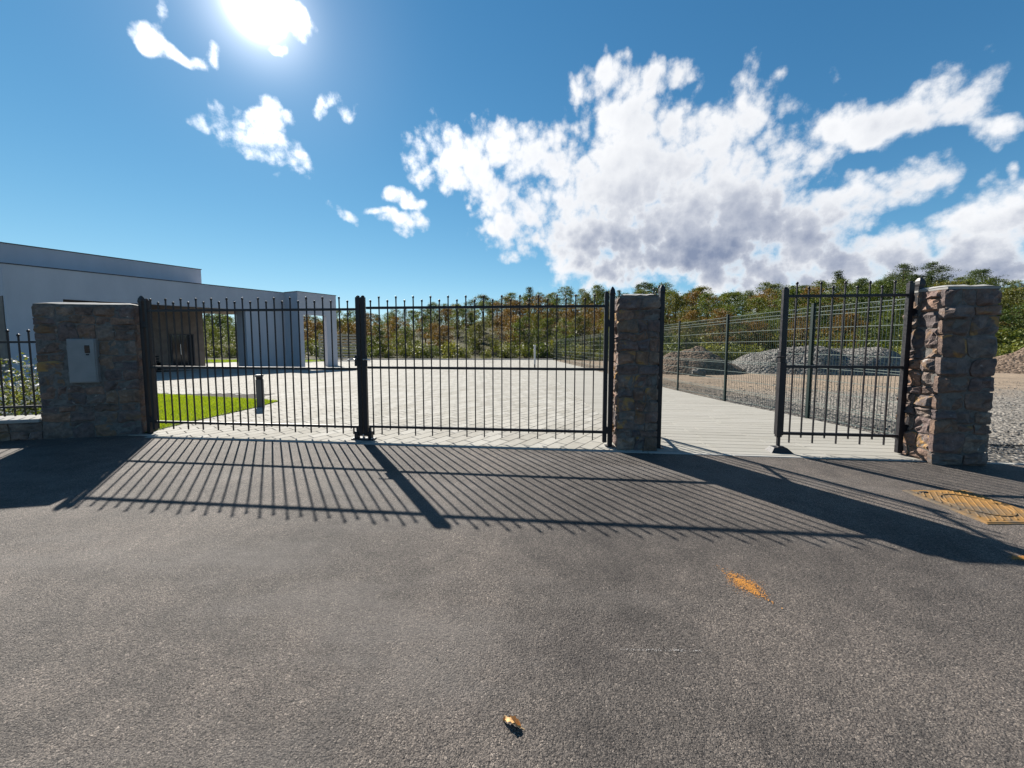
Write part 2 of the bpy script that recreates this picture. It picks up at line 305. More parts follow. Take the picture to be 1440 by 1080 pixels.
# ------------------------------------------------------------------ mesh helpers
class MB:
    def __init__(s): s.v = []; s.f = []
    def add(s, vs, fs):
        o = len(s.v); s.v += [tuple(v) for v in vs]; s.f += [tuple(i+o for i in f) for f in fs]; return s
    def box(s, x0, x1, y0, y1, z0, z1, M=None):
        vs = [Vector((x, y, z)) for z in (z0, z1) for x, y in ((x0, y0), (x1, y0), (x1, y1), (x0, y1))]
        if M: vs = [M @ v for v in vs]
        return s.add(vs, [(3, 2, 1, 0), (4, 5, 6, 7), (0, 1, 5, 4), (1, 2, 6, 5), (2, 3, 7, 6), (3, 0, 4, 7)])
    def cbox(s, x0, x1, y0, y1, z0, z1, c, M=None):       # box with chamfered edges
        cx, cy, cz = (x0+x1)/2, (y0+y1)/2, (z0+z1)/2; hx, hy, hz = (x1-x0)/2, (y1-y0)/2, (z1-z0)/2
        rings = [(-hz, c), (-hz+c, 0), (hz-c, 0), (hz, c)]; vs = []; n = 8
        for z, q in rings:
            a, b = hx-q, hy-q; k = c*.8
            for x, y in ((-a+k, -b), (a-k, -b), (a, -b+k), (a, b-k), (a-k, b), (-a+k, b), (-a, b-k), (-a, -b+k)): vs.append(Vector((cx+x, cy+y, cz+z)))
        if M: vs = [M @ v for v in vs]
        fs = [tuple(range(7, -1, -1)), tuple(range(24, 32))]
        for r in range(3):
            for i in range(8): fs.append((r*8+i, r*8+(i+1) % 8, (r+1)*8+(i+1) % 8, (r+1)*8+i))
        return s.add(vs, fs)
    def tube(s, pts, rad, n=6):
        pts = [Vector(p) for p in pts]; rads = rad if isinstance(rad, (list, tuple)) else [rad]*len(pts); vs = []
        for i, p in enumerate(pts):
            d = (pts[min(i+1, len(pts)-1)]-pts[max(i-1, 0)]).normalized()
            a = d.orthogonal().normalized() if abs(d.z) < .9 else (Vector((1, 0, 0))-d*d.x).normalized(); b = d.cross(a)
            for k in range(n): vs.append(p+(a*math.cos(2*math.pi*k/n)+b*math.sin(2*math.pi*k/n))*rads[i])
        fs = [tuple(range(n-1, -1, -1)), tuple(range((len(pts)-1)*n, len(pts)*n))]
        for i in range(len(pts)-1):
            for k in range(n): fs.append((i*n+k, i*n+(k+1) % n, (i+1)*n+(k+1) % n, (i+1)*n+k))
        return s.add(vs, fs)
    def lathe(s, prof, n=12, c=(0, 0, 0)):
        vs = []; fs = []
        for r, z in prof:
            for k in range(n): vs.append((c[0]+r*math.cos(2*math.pi*k/n), c[1]+r*math.sin(2*math.pi*k/n), c[2]+z))
        for i in range(len(prof)-1):
            for k in range(n): fs.append((i*n+k, i*n+(k+1) % n, (i+1)*n+(k+1) % n, (i+1)*n+k))
        fs += [tuple(range(n-1, -1, -1)), tuple(range((len(prof)-1)*n, len(prof)*n))]
        return s.add(vs, fs)
    def mesh(s, name, m, smooth=False):
        me = bpy.data.meshes.new(name); me.from_pydata(s.v, [], s.f)
        for x in (m if isinstance(m, (list, tuple)) else [m]): me.materials.append(MATS[x])
        if smooth: me.polygons.foreach_set('use_smooth', [True]*len(me.polygons))
        me.update(); return me
    def build(s, name, m, parent=None, M=None, smooth=False):
        return link(name, s.mesh(name, m, smooth), parent, M)
def link(name, me, parent=None, M=None):
    o = bpy.data.objects.new(name, me); COL.objects.link(o)
    if parent: o.parent = parent
    if M is not None: o.matrix_local = M
    return o
def tag(o, label=None, cat=None, group=None, kind=None):
    if label: o['label'] = label
    if cat: o['category'] = cat
    if group: o['group'] = group
    if kind: o['kind'] = kind
    return o
def empty(name, loc=(0, 0, 0), rz=0, label=None, cat=None, group=None):
    o = bpy.data.objects.new(name, None); COL.objects.link(o); o.empty_display_size = .1
    o.location = loc; o.rotation_euler = (0, 0, rz); return tag(o, label, cat, group)
def fbm(x, y, z=0, oct=4):
    return mnoise.fractal(Vector((x, y, z)), 1.0, 2.0, oct)

# ------------------------------------------------------------------ terrain
SL, YB = -.033, 5.6
def interp(x, tab):
    if x <= tab[0][0]: return tab[0][1]
    for (a, u), (b, v) in zip(tab, tab[1:]):
        if x <= b: return u+(v-u)*(x-a)/(b-a)
    return tab[-1][1]
EDGE = [(-1.2, 46), (-.5, 44), (.1, 40), (.3, 34), (.5, 30), (1.0, 25), (1.5, 23)]
SKYL = [(-1.2, .06), (-.44, .066), (-.24, .086), (-.04, .118), (.16, .142), (.36, .144), (.56, .142), (.76, .152), (.96, .168), (1.16, .185), (1.44, .160), (2, .16)]
def zp(y): return SL*max(0, min(y, 44)-YB)
def zt(x, y):
    z = zp(y)
    if y > 5:
        r = max(-2.5, min(2.5, x/y)); e = interp(r, EDGE)
        if y > e:
            t = min(1, (y-e)/46); yb = e+46
            top = 1.46+interp(r, SKYL)*yb-6.3
            t = t**1.25; z = zp(e)*(1-t)+max(top, zp(e)+.3)*t
            z += fbm(x*.06, y*.06)*1.2*t
    return z
gm = MB(); xs = [-2500, -900, -400, -200] + [-130+i*4 for i in range(66)] + [200, 400, 900, 2500]
ys = [-2500, -800, -300, -100, -40, -10, 0, 5] + [6+i*2.5 for i in range(50)] + [160, 250, 500, 1200, 3000]
for y in ys:
    for x in xs: gm.v.append((x, y, zt(x, y)-(.06 if y < 46 else 0)))
nx = len(xs)
for j in range(len(ys)-1):
    for i in range(nx-1): gm.f.append((j*nx+i, j*nx+i+1, (j+1)*nx+i+1, (j+1)*nx+i))
tag(gm.build('ground', 'soil', smooth=True), kind='structure')

# gate line: left hinge post to right hinge post
GA = R(-5.32); GO = Vector((-5.387, 5.215, 0)); GU = Vector((math.cos(GA), math.sin(GA), 0)); GN = Vector((-math.sin(GA), math.cos(GA), 0))
def gp(u, v=0, z=0): return GO+GU*u+GN*v+Vector((0, 0, z))
TH = -.0985
def thy(x): return 4.455-TH*0+TH*(x-0) if False else 4.958+TH*(x+5.086)     # outer edge of the threshold kerb

# asphalt apron
am = MB()
top = [(-70, -2.0), (-40, .5), (-12, 3.75), (-7.02, 4.87), (-5.46, 5.20), (-5.30, 5.05)] + [(x, thy(x)+.045) for x in (-5.086, -2, 1.2, 4.66, 6)] + [(20, thy(20)+.045), (70, thy(70)+.045)]
for x, y in top: am.v += [(x, -60, .004), (x, 1.0, .004) if y > 1.2 else (x, y-1, .004), (x, y, .004)]
for i in range(len(top)-1):
    a = i*3; am.f += [(a, a+3, a+4, a+1), (a+1, a+4, a+5, a+2)]
tag(am.build('asphalt_road', 'asphalt'), kind='structure')

# sheets beyond the gate (follow the falling ground)
def sheet(name, m, poly_rows, dz, kind='structure'):
    s = MB()
    for (x0, x1, y0, y1) in poly_rows:   # left x, right x at near and far
        pass
    return s
def quadstrip(name, m, rows, dz):
    s = MB()
    for xl, xr, y0, y1 in rows: s.v += [(xl, y0, zp(y0)+dz), (xr, y1, zp(y1)+dz)]
    for i in range(len(rows)-1): a = i*2; s.f.append((a, a+1, a+3, a+2))
    return tag(s.build(name, m), kind='structure')
PX = lambda y: 1.66+.006*(y-5)                                              # seam between plaza and footpath
FX = lambda y: interp(y, [(3, 5.62), (4.25, 5.52), (6.325, 5.295), (8.364, 5.02), (10.46, 4.88), (36, 4.16)])
rows_y = [4.7, 5.6, 8, 12, 20, 30, 36.4]
plaza = quadstrip('plaza_paving', 'joint', [(-5.3, PX(y), thy(-5.3)+.05 if i == 0 else y, thy(PX(y))+.05 if i == 0 else y) for i, y in enumerate(rows_y[:2])] + [(-30, PX(y), y, y) for y in rows_y[1:]], .002)
path = quadstrip('footpath', 'joint', [(PX(4.5), 5.5, thy(1.7)+.05, thy(5.5)+.05)] + [(PX(y), FX(y)+.02, y, y) for y in rows_y[1:]], .002)
lot = quadstrip('gravel_lot', 'gravel', [(5.0, 60, thy(5)+.05, thy(60)+.05), (5.0, 60, 5.0, 5.0), (5.0, 60, 5.6, 5.6), (4.9, 60, 9, 9), (4.5, 60, 16, 16), (4.4, 60, 22, 22), (4.2, 60, 36, 34)], -.012)

# threshold kerb: stones end to end
kerb = tag(MB().box(-5.3, 16, .02, .10, -.1, .0).build('kerb', 'joint', M=Matrix.Translation((0, 4.457, 0)) @ Matrix.Rotation(math.atan(TH), 4, 'Z')), kind='structure')
km = MB().cbox(.003, .997, .03, .085, -.1, .010, .005).mesh('kerb_stone', 'kerb')
for i in range(21): link('kerb_stone', km, kerb, Matrix.Translation((-5.3+i, 0, .002 if i % 2 else 0)))

# diagonal plaza pavers; the nearest ones one by one
def clip(poly, a, b, c):       # keep a*x+b*y>=c
    out = []
    for i in range(len(poly)):
        p, q = poly[i], poly[(i+1) % len(poly)]; dp, dq = a*p[0]+b*p[1]-c, a*q[0]+b*q[1]-c
        if dp >= 0: out.append(p)
        if dp*dq < 0: t = dp/(dp-dq); out.append((p[0]+(q[0]-p[0])*t, p[1]+(q[1]-p[1])*t))
    return out
PA = R(90-38); pu = (math.cos(PA), math.sin(PA)); pv = (-math.sin(PA), math.cos(PA)); PW, PL = .176, .352
def prism(poly, dz, M=None):
    m = MB(); n = len(poly); cx = sum(p[0] for p in poly)/n; cy = sum(p[1] for p in poly)/n
    top = []; 
    for x, y in poly:
        d = math.hypot(x-cx, y-cy) or 1; k = max(0, 1-.004/d); top.append((cx+(x-cx)*k, cy+(y-cy)*k))
    for x, y in poly: m.v.append((x, y, zp(y)+dz+.004))
    for x, y in top: m.v.append((x, y, zp(y)+dz+.010))
    m.f.append(tuple(range(n, 2*n)))
    for i in range(n): m.f.append((i, (i+1) % n, n+(i+1) % n, n+i))
    return m
LB = lambda y: -5.45                       # plaza left limit close to the gate
cells = []
for j in range(-230, 230):
    for i in range(-140, 140):
        ou = (i+(.5 if j % 2 else 0))*PL; ov = j*PW
        cx, cy = ou*pu[0]+ov*pv[0], ou*pu[1]+ov*pv[1]+5
        if not (4 < cy < 36.2 and -24 < cx < 2.2): continue
        if cy < 8.2 and cx < -5.75: continue
        if cy < 9.6 and cx < -6.4: continue
        la, lb = (cx+13.37)*.446+(cy-22.36)*.895, -((cx+13.37)*.895-(cy-22.36)*.446)
        if -10.4 < la < .2 and 2.2 < lb < 8: continue
        g = .0038
        poly = [(cx+a*(PL/2-g)*pu[0]+b*(PW/2-g)*pv[0], cy+a*(PL/2-g)*pu[1]+b*(PW/2-g)*pv[1]) for a, b in ((-1, -1), (1, -1), (1, 1), (-1, 1))]
        poly = clip(poly, -TH, 1, thy(0)+.095); poly = clip(poly, -1, .006, -1.66+.03+.004); poly = clip(poly, 1, 0, -24)
        if len(poly) < 3: continue
        ar = abs(sum(poly[k][0]*poly[(k+1) % len(poly)][1]-poly[(k+1) % len(poly)][0]*poly[k][1] for k in range(len(poly))))/2
        if ar < .0006: continue
        cells.append((cy if cx > -5.5 else cy+50, cx, cy, poly))
cells.sort(key=lambda c: c[0])
for k, (_, cx, cy, poly) in enumerate(cells[:300]):
    prism(poly, rnd.uniform(0, .002)).build('paver', 'paver', plaza)
far = MB()
for _, cx, cy, poly in cells[300:]:
    m = prism(poly, rnd.uniform(0, .002)); far.add(m.v, m.f)
tag(far.build('paver_field', 'paver', plaza), kind='stuff')

# footpath planks (board-marked concrete slabs across the path)
rows = []; y = 4.62; r = 0
while y < 36:
    rows.append(y); y += .15
count = 0; farp = MB()
for r, y in enumerate(rows):
    xl, xr = PX(y)+.004, FX(y)-.03
    cuts = [xl]; x = xl+rnd.uniform(.5, 1.25)
    while x < xr-.3: cuts.append(x); x += 1.25
    cuts.append(xr)
    for a, b in zip(cuts, cuts[1:]):
        poly = [(a+.0025, y+.004), (b-.0025, y+.004), (b-.0025, y+.146), (a+.0025, y+.146)]
        # planks follow the gate line
        poly = [(px, py-.0985*(px-3.4)) for px, py in poly]
        poly = clip(poly, -TH, 1, thy(0)+.095)
        if len(poly) < 3: continue
        if count < 300: 
            cx, cy = sum(p[0] for p in poly)/len(poly), sum(p[1] for p in poly)/len(poly)
            m = prism(poly, rnd.uniform(0, .0015)); m.v = [(vx-cx, vy-cy, vz) for vx, vy, vz in m.v]
            m.build('plank', 'plank', path, Matrix.Translation((cx, cy, 0))); count += 1
        else: m = prism(poly, 0); farp.add(m.v, m.f)
# first wedge rows against the kerb
for r in range(3):
    y = 4.62-.15*(r+1)
    for a, b in ((PX(4.5)+.004, 2.6), (2.6, 3.85), (3.85, 5.0), (5.0, 5.45)):
        poly = [(a+.0025, y+.004), (b-.0025, y+.004), (b-.0025, y+.146), (a+.0025, y+.146)]
        poly = clip([(px, py-.0985*(px-3.4)) for px, py in poly], -TH, 1, thy(0)+.095)
        if len(poly) < 3: continue
        prism(poly, 0).build('plank', 'plank', path)
tag(farp.build('plank_field', 'plank', path), kind='stuff')

# ------------------------------------------------------------------ stone masonry
def warp(x, z, k):
    return fbm(x*4.3+k, z*4.3, 7.1+k, 2)*.042, fbm(x*4.3+31+k, z*4.3, 3.3+k, 2)*.036
def stone_mesh(x0, z0, w, h, d, seed, rough, k, g):
    """rough-faced rubble stone cut from the wall face at x0, z0; front towards -Y"""
    r = random.Random(seed); m = MB(); n = 5
    cut = [r.uniform(.08, .40) for _ in range(4)]; bel = [r.uniform(-.010, .012) for _ in range(4)]
    tilt, tilt2 = r.uniform(-.6, .6)*rough, r.uniform(-.6, .6)*rough
    def P(s, t, inset, dep):
        a, b = s*2-1, t*2-1
        c = cut[(1 if a > 0 else 0)+(2 if b > 0 else 0)]*min(w, h)*.5*(abs(a)*abs(b))**3      # knocked-off corners
        x = s*w; z = t*h
        x += -math.copysign(c*.55, a)+bel[0 if a < 0 else 1]*(1-b*b)*abs(a)**2; z += -math.copysign(c*.55, b)+bel[2 if b < 0 else 3]*(1-a*a)*abs(b)**2
        x = min(max(x, inset+g), w-inset-g); z = min(max(z, inset+g), h-inset-g)
        wx, wz = warp(x0+x, z0+z, k)
        e0 = min(1, (x0+x)/.05, (W_[0]-x0-x)/.05); wx *= max(0, e0); f0 = min(1, (z0+z)/.05, (W_[1]-z0-z)/.05); wz *= max(0, f0)
        return (x+wx, -dep, z+wz)
    idx = {}
    for a in range(n+1):
        for b in range(n+1):
            s, t = a/n, b/n; edge = a in (0, n) or b in (0, n)
            dep = d*(.55 if edge else .92)+(0 if edge else fbm(seed+s*w*7, t*h*7, seed*.37, 4)*rough*1.7+tilt*(s-.5)*2+tilt2*(t-.5)*2)
            if edge: dep += r.uniform(-.005, .005)
            idx[a, b] = len(m.v); m.v.append(P(s, t, 0, dep))
    for a in range(n):
        for b in range(n): m.f.append((idx[a, b], idx[a+1, b], idx[a+1, b+1], idx[a, b+1]))
    ring = [(a, 0) for a in range(n)] + [(n, b) for b in range(n)] + [(a, n) for a in range(n, 0, -1)] + [(0, b) for b in range(n, 0, -1)]
    back = []
    for a, b in ring: back.append(len(m.v)); m.v.append(P(a/n, b/n, 0, -.02))
    for q_ in range(len(ring)):
        q = (q_+1) % len(ring); m.f.append((idx[ring[q_]], back[q_], back[q], idx[ring[q]]))
    return m
W_ = [1, 1]
def layout(w, h, r, cw=(.16, .36), ch=(.10, .24)):
    """squared random rubble: recursive splitting"""
    out = []
    def split(x, z, w, h):
        if w <= cw[1] and h <= ch[1] and (r.random() < .55 or (w < cw[0]*1.7 and h < ch[0]*1.7)): out.append((x, z, w, h)); return
        canw, canh = w > cw[0]*2, h > ch[0]*2
        if not canw and not canh: out.append((x, z, w, h)); return
        if canh and (not canw or h/ch[1] > w/cw[1]*r.uniform(.5, 1.1)):
            k = r.uniform(.36, .64) if h < 3*ch[1] else r.uniform(.42, .58); split(x, z, w, h*k); split(x, z+h*k, w, h*(1-k))
        else:
            k = r.uniform(.36, .64); split(x, z, w*k, h); split(x+w*k, z, w*(1-k), h)
    split(0, 0, w, h); return out
SEED = [100]
def stone_face(parent, M, w, h, proud=.035, ochre=.12, cw=(.16, .36), ch=(.10, .24), seed=1, holes=(), rough=.016):
    r = random.Random(seed); W_[0], W_[1] = w, h
    for x, z, a, b in layout(w, h, r, cw, ch):
        if any(hx0 < x+a/2 < hx1 and hz0 < z+b/2 < hz1 for hx0, hx1, hz0, hz1 in holes): continue
        g = r.uniform(.002, .006); SEED[0] += 1
        m = stone_mesh(x, z, a, b, proud*r.uniform(.7, 1.2), SEED[0]*1.37, rough, seed*.71, g)
        m.build('stone', 'stone_ochre' if r.random() < ochre else 'stone', parent, M @ Matrix.Translation((x, 0, z)))
def pillar(loc, rz, w, d, h, label, seed, ochre, cw, ch, faces='FLR', proud=.035, holes=(), rough=.016, deep=.52):
    """front-left corner of the finished pillar at loc, front along local x, facing local -y"""
    root = empty('stone_pillar', loc, rz, label, 'pillar'); i = proud
    q = i*deep; MB().box(q, w-q, q, d-q, -.1, h-.03).build('core', 'mortar', root)
    if 'F' in faces: stone_face(root, Matrix.Translation((0, i, 0)), w, h-.05, proud, ochre, cw, ch, seed, holes, rough)
    if 'L' in faces: stone_face(root, Matrix.Translation((i, d, 0)) @ Matrix.Rotation(R(-90), 4, 'Z'), d-i, h-.05, proud, ochre, cw, ch, seed+1, (), rough)
    if 'R' in faces: stone_face(root, Matrix.Translation((w-i, i, 0)) @ Matrix.Rotation(R(90), 4, 'Z'), d-i, h-.05, proud, ochre, cw, ch, seed+2, (), rough)
    if 'B' in faces: stone_face(root, Matrix.Translation((w, d-i, 0)) @ Matrix.Rotation(R(180), 4, 'Z'), w, h-.05, proud, ochre, cw, ch, seed+3, (), rough)
    cap = MB(); n = 8                       # uneven mortared top slab
    for a in range(n+1):
        for b in range(5):
            e = a in (0, n) or b in (0, 4)
            cap.v.append((.02+(w-.04)*a/n, .02+(d-.04)*b/4, h-(.028 if e else 0)+fbm(a*.7+seed, b*.9, 1)*.012))
    for a in range(n):
        for b in range(4): k = a*5+b; cap.f.append((k, k+5, k+6, k+1))
    cap.box(.025, w-.025, .025, d-.025, h-.055, h-.03)
    cap.build('capping', 'white_concrete', root)
    return root
pillar((-6.60, 4.907, 0), math.atan(.2), 1.185, .36, 1.93, 'wide dark stone pillar with the grey meter box, left of the big gate', 11, .06, (.15, .40), (.11, .24), 'FLR', .030, holes=[(.40, .74, .80, 1.42)])
pillar((1.33, 4.430, 0), R(-5.3), .50, .46, 1.985, 'slim stone pillar with an ochre patch between big gate and pedestrian gate', 25, .14, (.12, .27), (.10, .22), 'FLRB', .035, rough=.022, deep=.7)
pillar((4.745, 3.912, 0), R(-4.6), .575, .47, 2.025, 'stone pillar with sunlit left side at the right of the pedestrian gate', 42, .16, (.15, .38), (.12, .30), 'FLRB', .055, rough=.032, deep=.62)

# low wall left of the wide pillar
wr = math.atan(.2); wall = empty('low_wall', (-6.60, 4.907, 0), wr, 'low rubble stone wall with pale coping at the left picture edge', 'wall')
MB().box(-5.2, .0, .03, .30, -.1, .25).build('core', 'mortar', wall)
stone_face(wall, Matrix.Translation((-5.2, .03, 0)), 5.2, .25, .03, .08, (.16, .42), (.10, .2), 77)
for k in range(5): MB().cbox(-5.2+k*1.04+.003, -5.2+(k+1)*1.04-.003, -.015, .36, .25, .295, .006).build('coping_slab', 'white_concrete', wall)
rail = empty('railing', (-6.60, 4.907, .295), wr, 'black iron railing with ball tops on the low wall, left edge', 'railing')
MB().box(-5.1, -.01, .165, .195, 1.06, 1.09).build('rail', 'iron', rail); MB().box(-5.1, -.01, .165, .195, .14, .17).build('rail', 'iron', rail)
barS = MB().box(-.007, .007, -.007, .007, .02, 1.15).mesh('bar', 'iron'); barT = MB().box(-.007, .007, -.007, .007, .02, 1.21).mesh('bar', 'iron')
ball = MB().lathe([(.006, 0), (.015, .008), (.019, .02), (.015, .032), (.006, .04)], 8).mesh('finial', 'iron', True)
for k in range(43):
    x = -.09-k*.118; tall = k % 2 == 1
    o = link('bar', barT if tall else barS, rail, Matrix.Translation((x, .18, 0))); link('finial', ball, o, Matrix.Translation((0, 0, 1.21 if tall else 1.15)))
for x in (-2.0, -4.2): MB().cbox(x-.02, x+.02, .16, .20, 0, 1.17, .004).build('post', 'iron', rail)

# meter box let into the pillar
bx = empty('meter_box', (-6.595, 4.883, 0), wr, 'pale grey utility meter box with a dark window in the wide pillar', 'meter box')
MB().cbox(.400, .735, -.012, .10, .795, 1.415, .005).build('frame', 'grey_plastic', bx)
dr = MB().cbox(.412, .723, -.022, -.011, .807, 1.403, .004).build('door', 'grey_plastic', bx)
MB().cbox(.612, .672, -.027, -.021, 1.215, 1.325, .003).build('window', 'dark_glass', bx)
MB().cbox(.622, .662, -.026, -.0215, 1.185, 1.203, .002).build('latch', 'black', bx)
for z in (.92, 1.29): MB().box(.404, .411, -.020, -.011, z-.03, z+.03).build('hinge', 'grey_plastic', bx)

# ------------------------------------------------------------------ gates
fin_mesh = MB().lathe([(.008, -.004), (.013, .002), (.015, .012), (.012, .024), (.005, .030)], 8).mesh('finial', 'iron', True)
def bar_mesh(z0, z1, w=.0068): return MB().box(-w, w, -w, w, z0, z1).mesh('bar', 'iron')
def post(u, v, top, label, wd=.032, group=None):
    P = gp(u, v); root = empty('gate_post', P, GA, label, 'gate post', group)
    MB().cbox(-wd, wd, -wd, wd, -.05, top-.11, .005).build('shaft', 'iron', root)
    m = MB(); prof = [(wd, top-.11), (wd*1.12, top-.085), (wd*.95, top-.045), (wd*.45, top-.012), (.003, top)]
    for s_, z in prof: m.v += [(-s_, -s_, z), (s_, -s_, z), (s_, s_, z), (-s_, s_, z)]
    for k in range(len(prof)-1):
        for q in range(4): m.f.append((k*4+q, k*4+(q+1) % 4, (k+1)*4+(q+1) % 4, (k+1)*4+q))
    m.f.append((16, 17, 18, 19)); m.build('spear_tip', 'iron', root)
    MB().box(-.06, .06, -.05, .05, -.02, .016).build('base_plate', 'iron', root)
    return root
pL = post(0, 0, 2.04, 'spear tipped iron hinge post against the wide meter box pillar', .027)
pM = post(6.70, 0, 2.085, 'spear tipped iron hinge post left of the slim stone pillar', .029)
pW = post(7.315, 0, 2.105, 'spear tipped iron post right of the slim stone pillar', .028)
pR = post(10.262, 0, 2.15, 'spear tipped iron hinge post beside the sunlit side of right pillar', .030)
for p_, s_, dd in ((pL, -1, .03), (pM, 1, .10), (pW, -1, .03), (pR, 1, .16)):          # wall ties into the masonry
    for z in (.28, 1.42): MB().box(min(0, s_*dd), max(0, s_*dd), -.008, .008, z-.008, z+.008).build('wall_tie', 'iron', p_)

def leaf(u0, u1, label, bars, rails, stiles, topfn, name='gate_leaf', at=None, rz=GA):
    """stiles: (u, halfwidth, z0, z1); bars: (u, tall); origin at u0"""
    root = empty(name, at if at is not None else gp(u0), rz, label, 'gate')
    for z, a, b in rails: MB().cbox(a-u0, b-u0, -.016, .016, z-.017, z+.017, .003).build('rail', 'iron', root)
    for u, hw, z0, z1 in stiles:
        st = MB().cbox(u-u0-hw, u-u0+hw, -.024, .024, z0, z1, .004).build('stile', 'iron', root)
        cp = MB().cbox(u-u0-hw*.7, u-u0+hw*.7, -.017, .017, z1-.002, z1+.022, .008).build('post_cap', 'iron', st)
    T, S = topfn
    mt, ms = bar_mesh(*T), bar_mesh(*S)
    for u, tall in bars:
        b = link('bar', mt if tall else ms, root, Matrix.Translation((u-u0, 0, 0)))
        link('finial', fin_mesh, b, Matrix.Translation((0, 0, (T if tall else S)[1])))
    return root
main = ((.082, 1.965), (.155, 1.915))
g1 = leaf(.045, 3.32, 'left leaf of the black iron driveway gate, next to the wide pillar',
    [(.145+k*.1198, k % 2 == 0) for k in range(26)], [(1.82, .06, 3.25), (1.0, .06, 3.25), (.185, .06, 3.25)],
    [(.085, .019, .07, 1.975), (3.292, .031, .06, 1.985)], main)
g2 = leaf(3.332, 6.65, 'right leaf of the black iron driveway gate, next to the slim pillar',
    [(3.470+k*.1203, k % 2 == 1) for k in range(26)], [(1.838, 3.41, 6.62), (1.022, 3.41, 6.62), (.195, 3.41, 6.62)],
    [(3.362, .029, .06, 1.985), (6.630, .026, .06, 2.005)], main)
def hinge(root, x, z):
    h = MB().cbox(x-.028, x+.028, -.022, .022, z-.045, z+.045, .006).build('hinge', 'iron', root)
for z in (.22, 1.62): hinge(g1, .0, z); hinge(g2, 3.325, z)
MB().box(3.03, 3.19, -.010, .010, .17, .19).build('bottom_bracket', 'iron', g1)
# lock, lever handles and drop bolts on the meeting stiles
for root, x, s_ in ((g1, 3.22, -1), (g2, .055, 1)):
    MB().cbox(x-.03, x+.03, -.034, -.022, 1.04, 1.19, .004).build('lock_plate', 'iron', root)
    hm = MB().tube([(x, -.03, 1.135), (x, -.075, 1.135), (x+s_*.04, -.082, 1.137), (x+s_*.10, -.082, 1.130)], .009, 8); hm.build('lever_handle', 'steel', root, smooth=True)
    for dx in (-.085*1, ) if s_ < 0 else (.085,):
        MB().tube([(x+dx, -.004, .19), (x+dx, -.004, .08)], .011, 8).build('drop_bolt', 'iron', root)
        MB().cbox(x+dx*.35-.012, x+dx*.35+.012, -.02, .02, .07, .18, .003).build('bolt_guide', 'iron', root)
MB().tube([(3.19, -.005, .19), (3.19, -.005, .055)], .012, 8).build('drop_bolt', 'iron', g1)
# stop block under the meeting stiles
stp = empty('gate_stop', gp(3.328, -.01, .010), GA, 'iron floor stop under the middle of the driveway gate', 'gate stop')
MB().cbox(-.16, .16, -.055, .055, 0, .020, .004).build('base_plate', 'iron', stp)
for s_ in (-1, 1): MB().cbox(min(s_*.07, s_*.125), max(s_*.07, s_*.125), -.03, .03, .018, .115, .006).build('catch', 'iron', stp)
MB().cbox(-.010, .010, -.02, .02, .018, .075, .003).build('stop_pin', 'steel', stp)
for x in (-.13, .13): MB().lathe([(.011, 0), (.011, .008), (.006, .012)], 8, (x, -.03, .020)).build('bolt', 'steel', stp)

wk = ((.12, 2.085), (.185, 2.03))
g3 = leaf(8.74, 10.20, 'closed black iron pedestrian gate leaf between slim and right pillars',
    [(8.905+k*.1362, k % 2 == 0) for k in range(9)], [(1.942, 8.80, 10.15), (1.078, 8.80, 10.15), (.236, 8.80, 10.15)],
    [(8.776, .031, .19, 2.03), (10.165, .028, .03, 2.085)], wk)
MB().cbox(.000, .075, -.034, .034, .215, 1.13, .004).build('lock_case', 'iron', g3)
MB().cbox(-.002, .030, -.03, .03, 1.13, 1.27, .004).build('lock_plate', 'iron', g3)
MB().cbox(.022, .056, -.016, .016, .05, .22, .003).build('drop_bolt', 'iron', g3)
for z in (.34, 1.74): hinge(g3, 1.475, z)
MB().tube([(.01, -.035, 1.2), (.01, -.08, 1.2), (-.03, -.085, 1.2), (-.085, -.085, 1.195)], .009, 8).build('lever_handle', 'iron', g3, smooth=True)
st2 = empty('gate_stop', gp(8.776, -.03, .008), GA, 'dark wedge shaped floor stop below the pedestrian gate', 'gate stop')
m = MB(); m.add([(-.13, -.075, 0), (.13, -.075, 0), (.13, .075, 0), (-.13, .075, 0), (-.085, -.045, .062), (.065, -.045, .062), (.065, .045, .062), (-.085, .045, .062)],
    [(3, 2, 1, 0), (4, 5, 6, 7), (0, 1, 5, 4), (1, 2, 6, 5), (2, 3, 7, 6), (3, 0, 4, 7)]); m.build('wedge', 'iron', st2)
MB().cbox(-.028, .048, -.028, .028, .060, .072, .003).build('bolt_socket', 'iron', st2)
# second pedestrian leaf, swung open behind the slim pillar
g4 = leaf(0, .62, 'narrow pedestrian gate leaf swung open behind the slim pillar',
    [(.13+k*.125, k % 2 == 0) for k in range(4)], [(1.942, .04, .60), (1.078, .04, .60), (.236, .04, .60)],
    [(.035, .026, .03, 2.07), (.59, .026, .05, 2.03)], wk, at=gp(7.325, .05), rz=R(83))

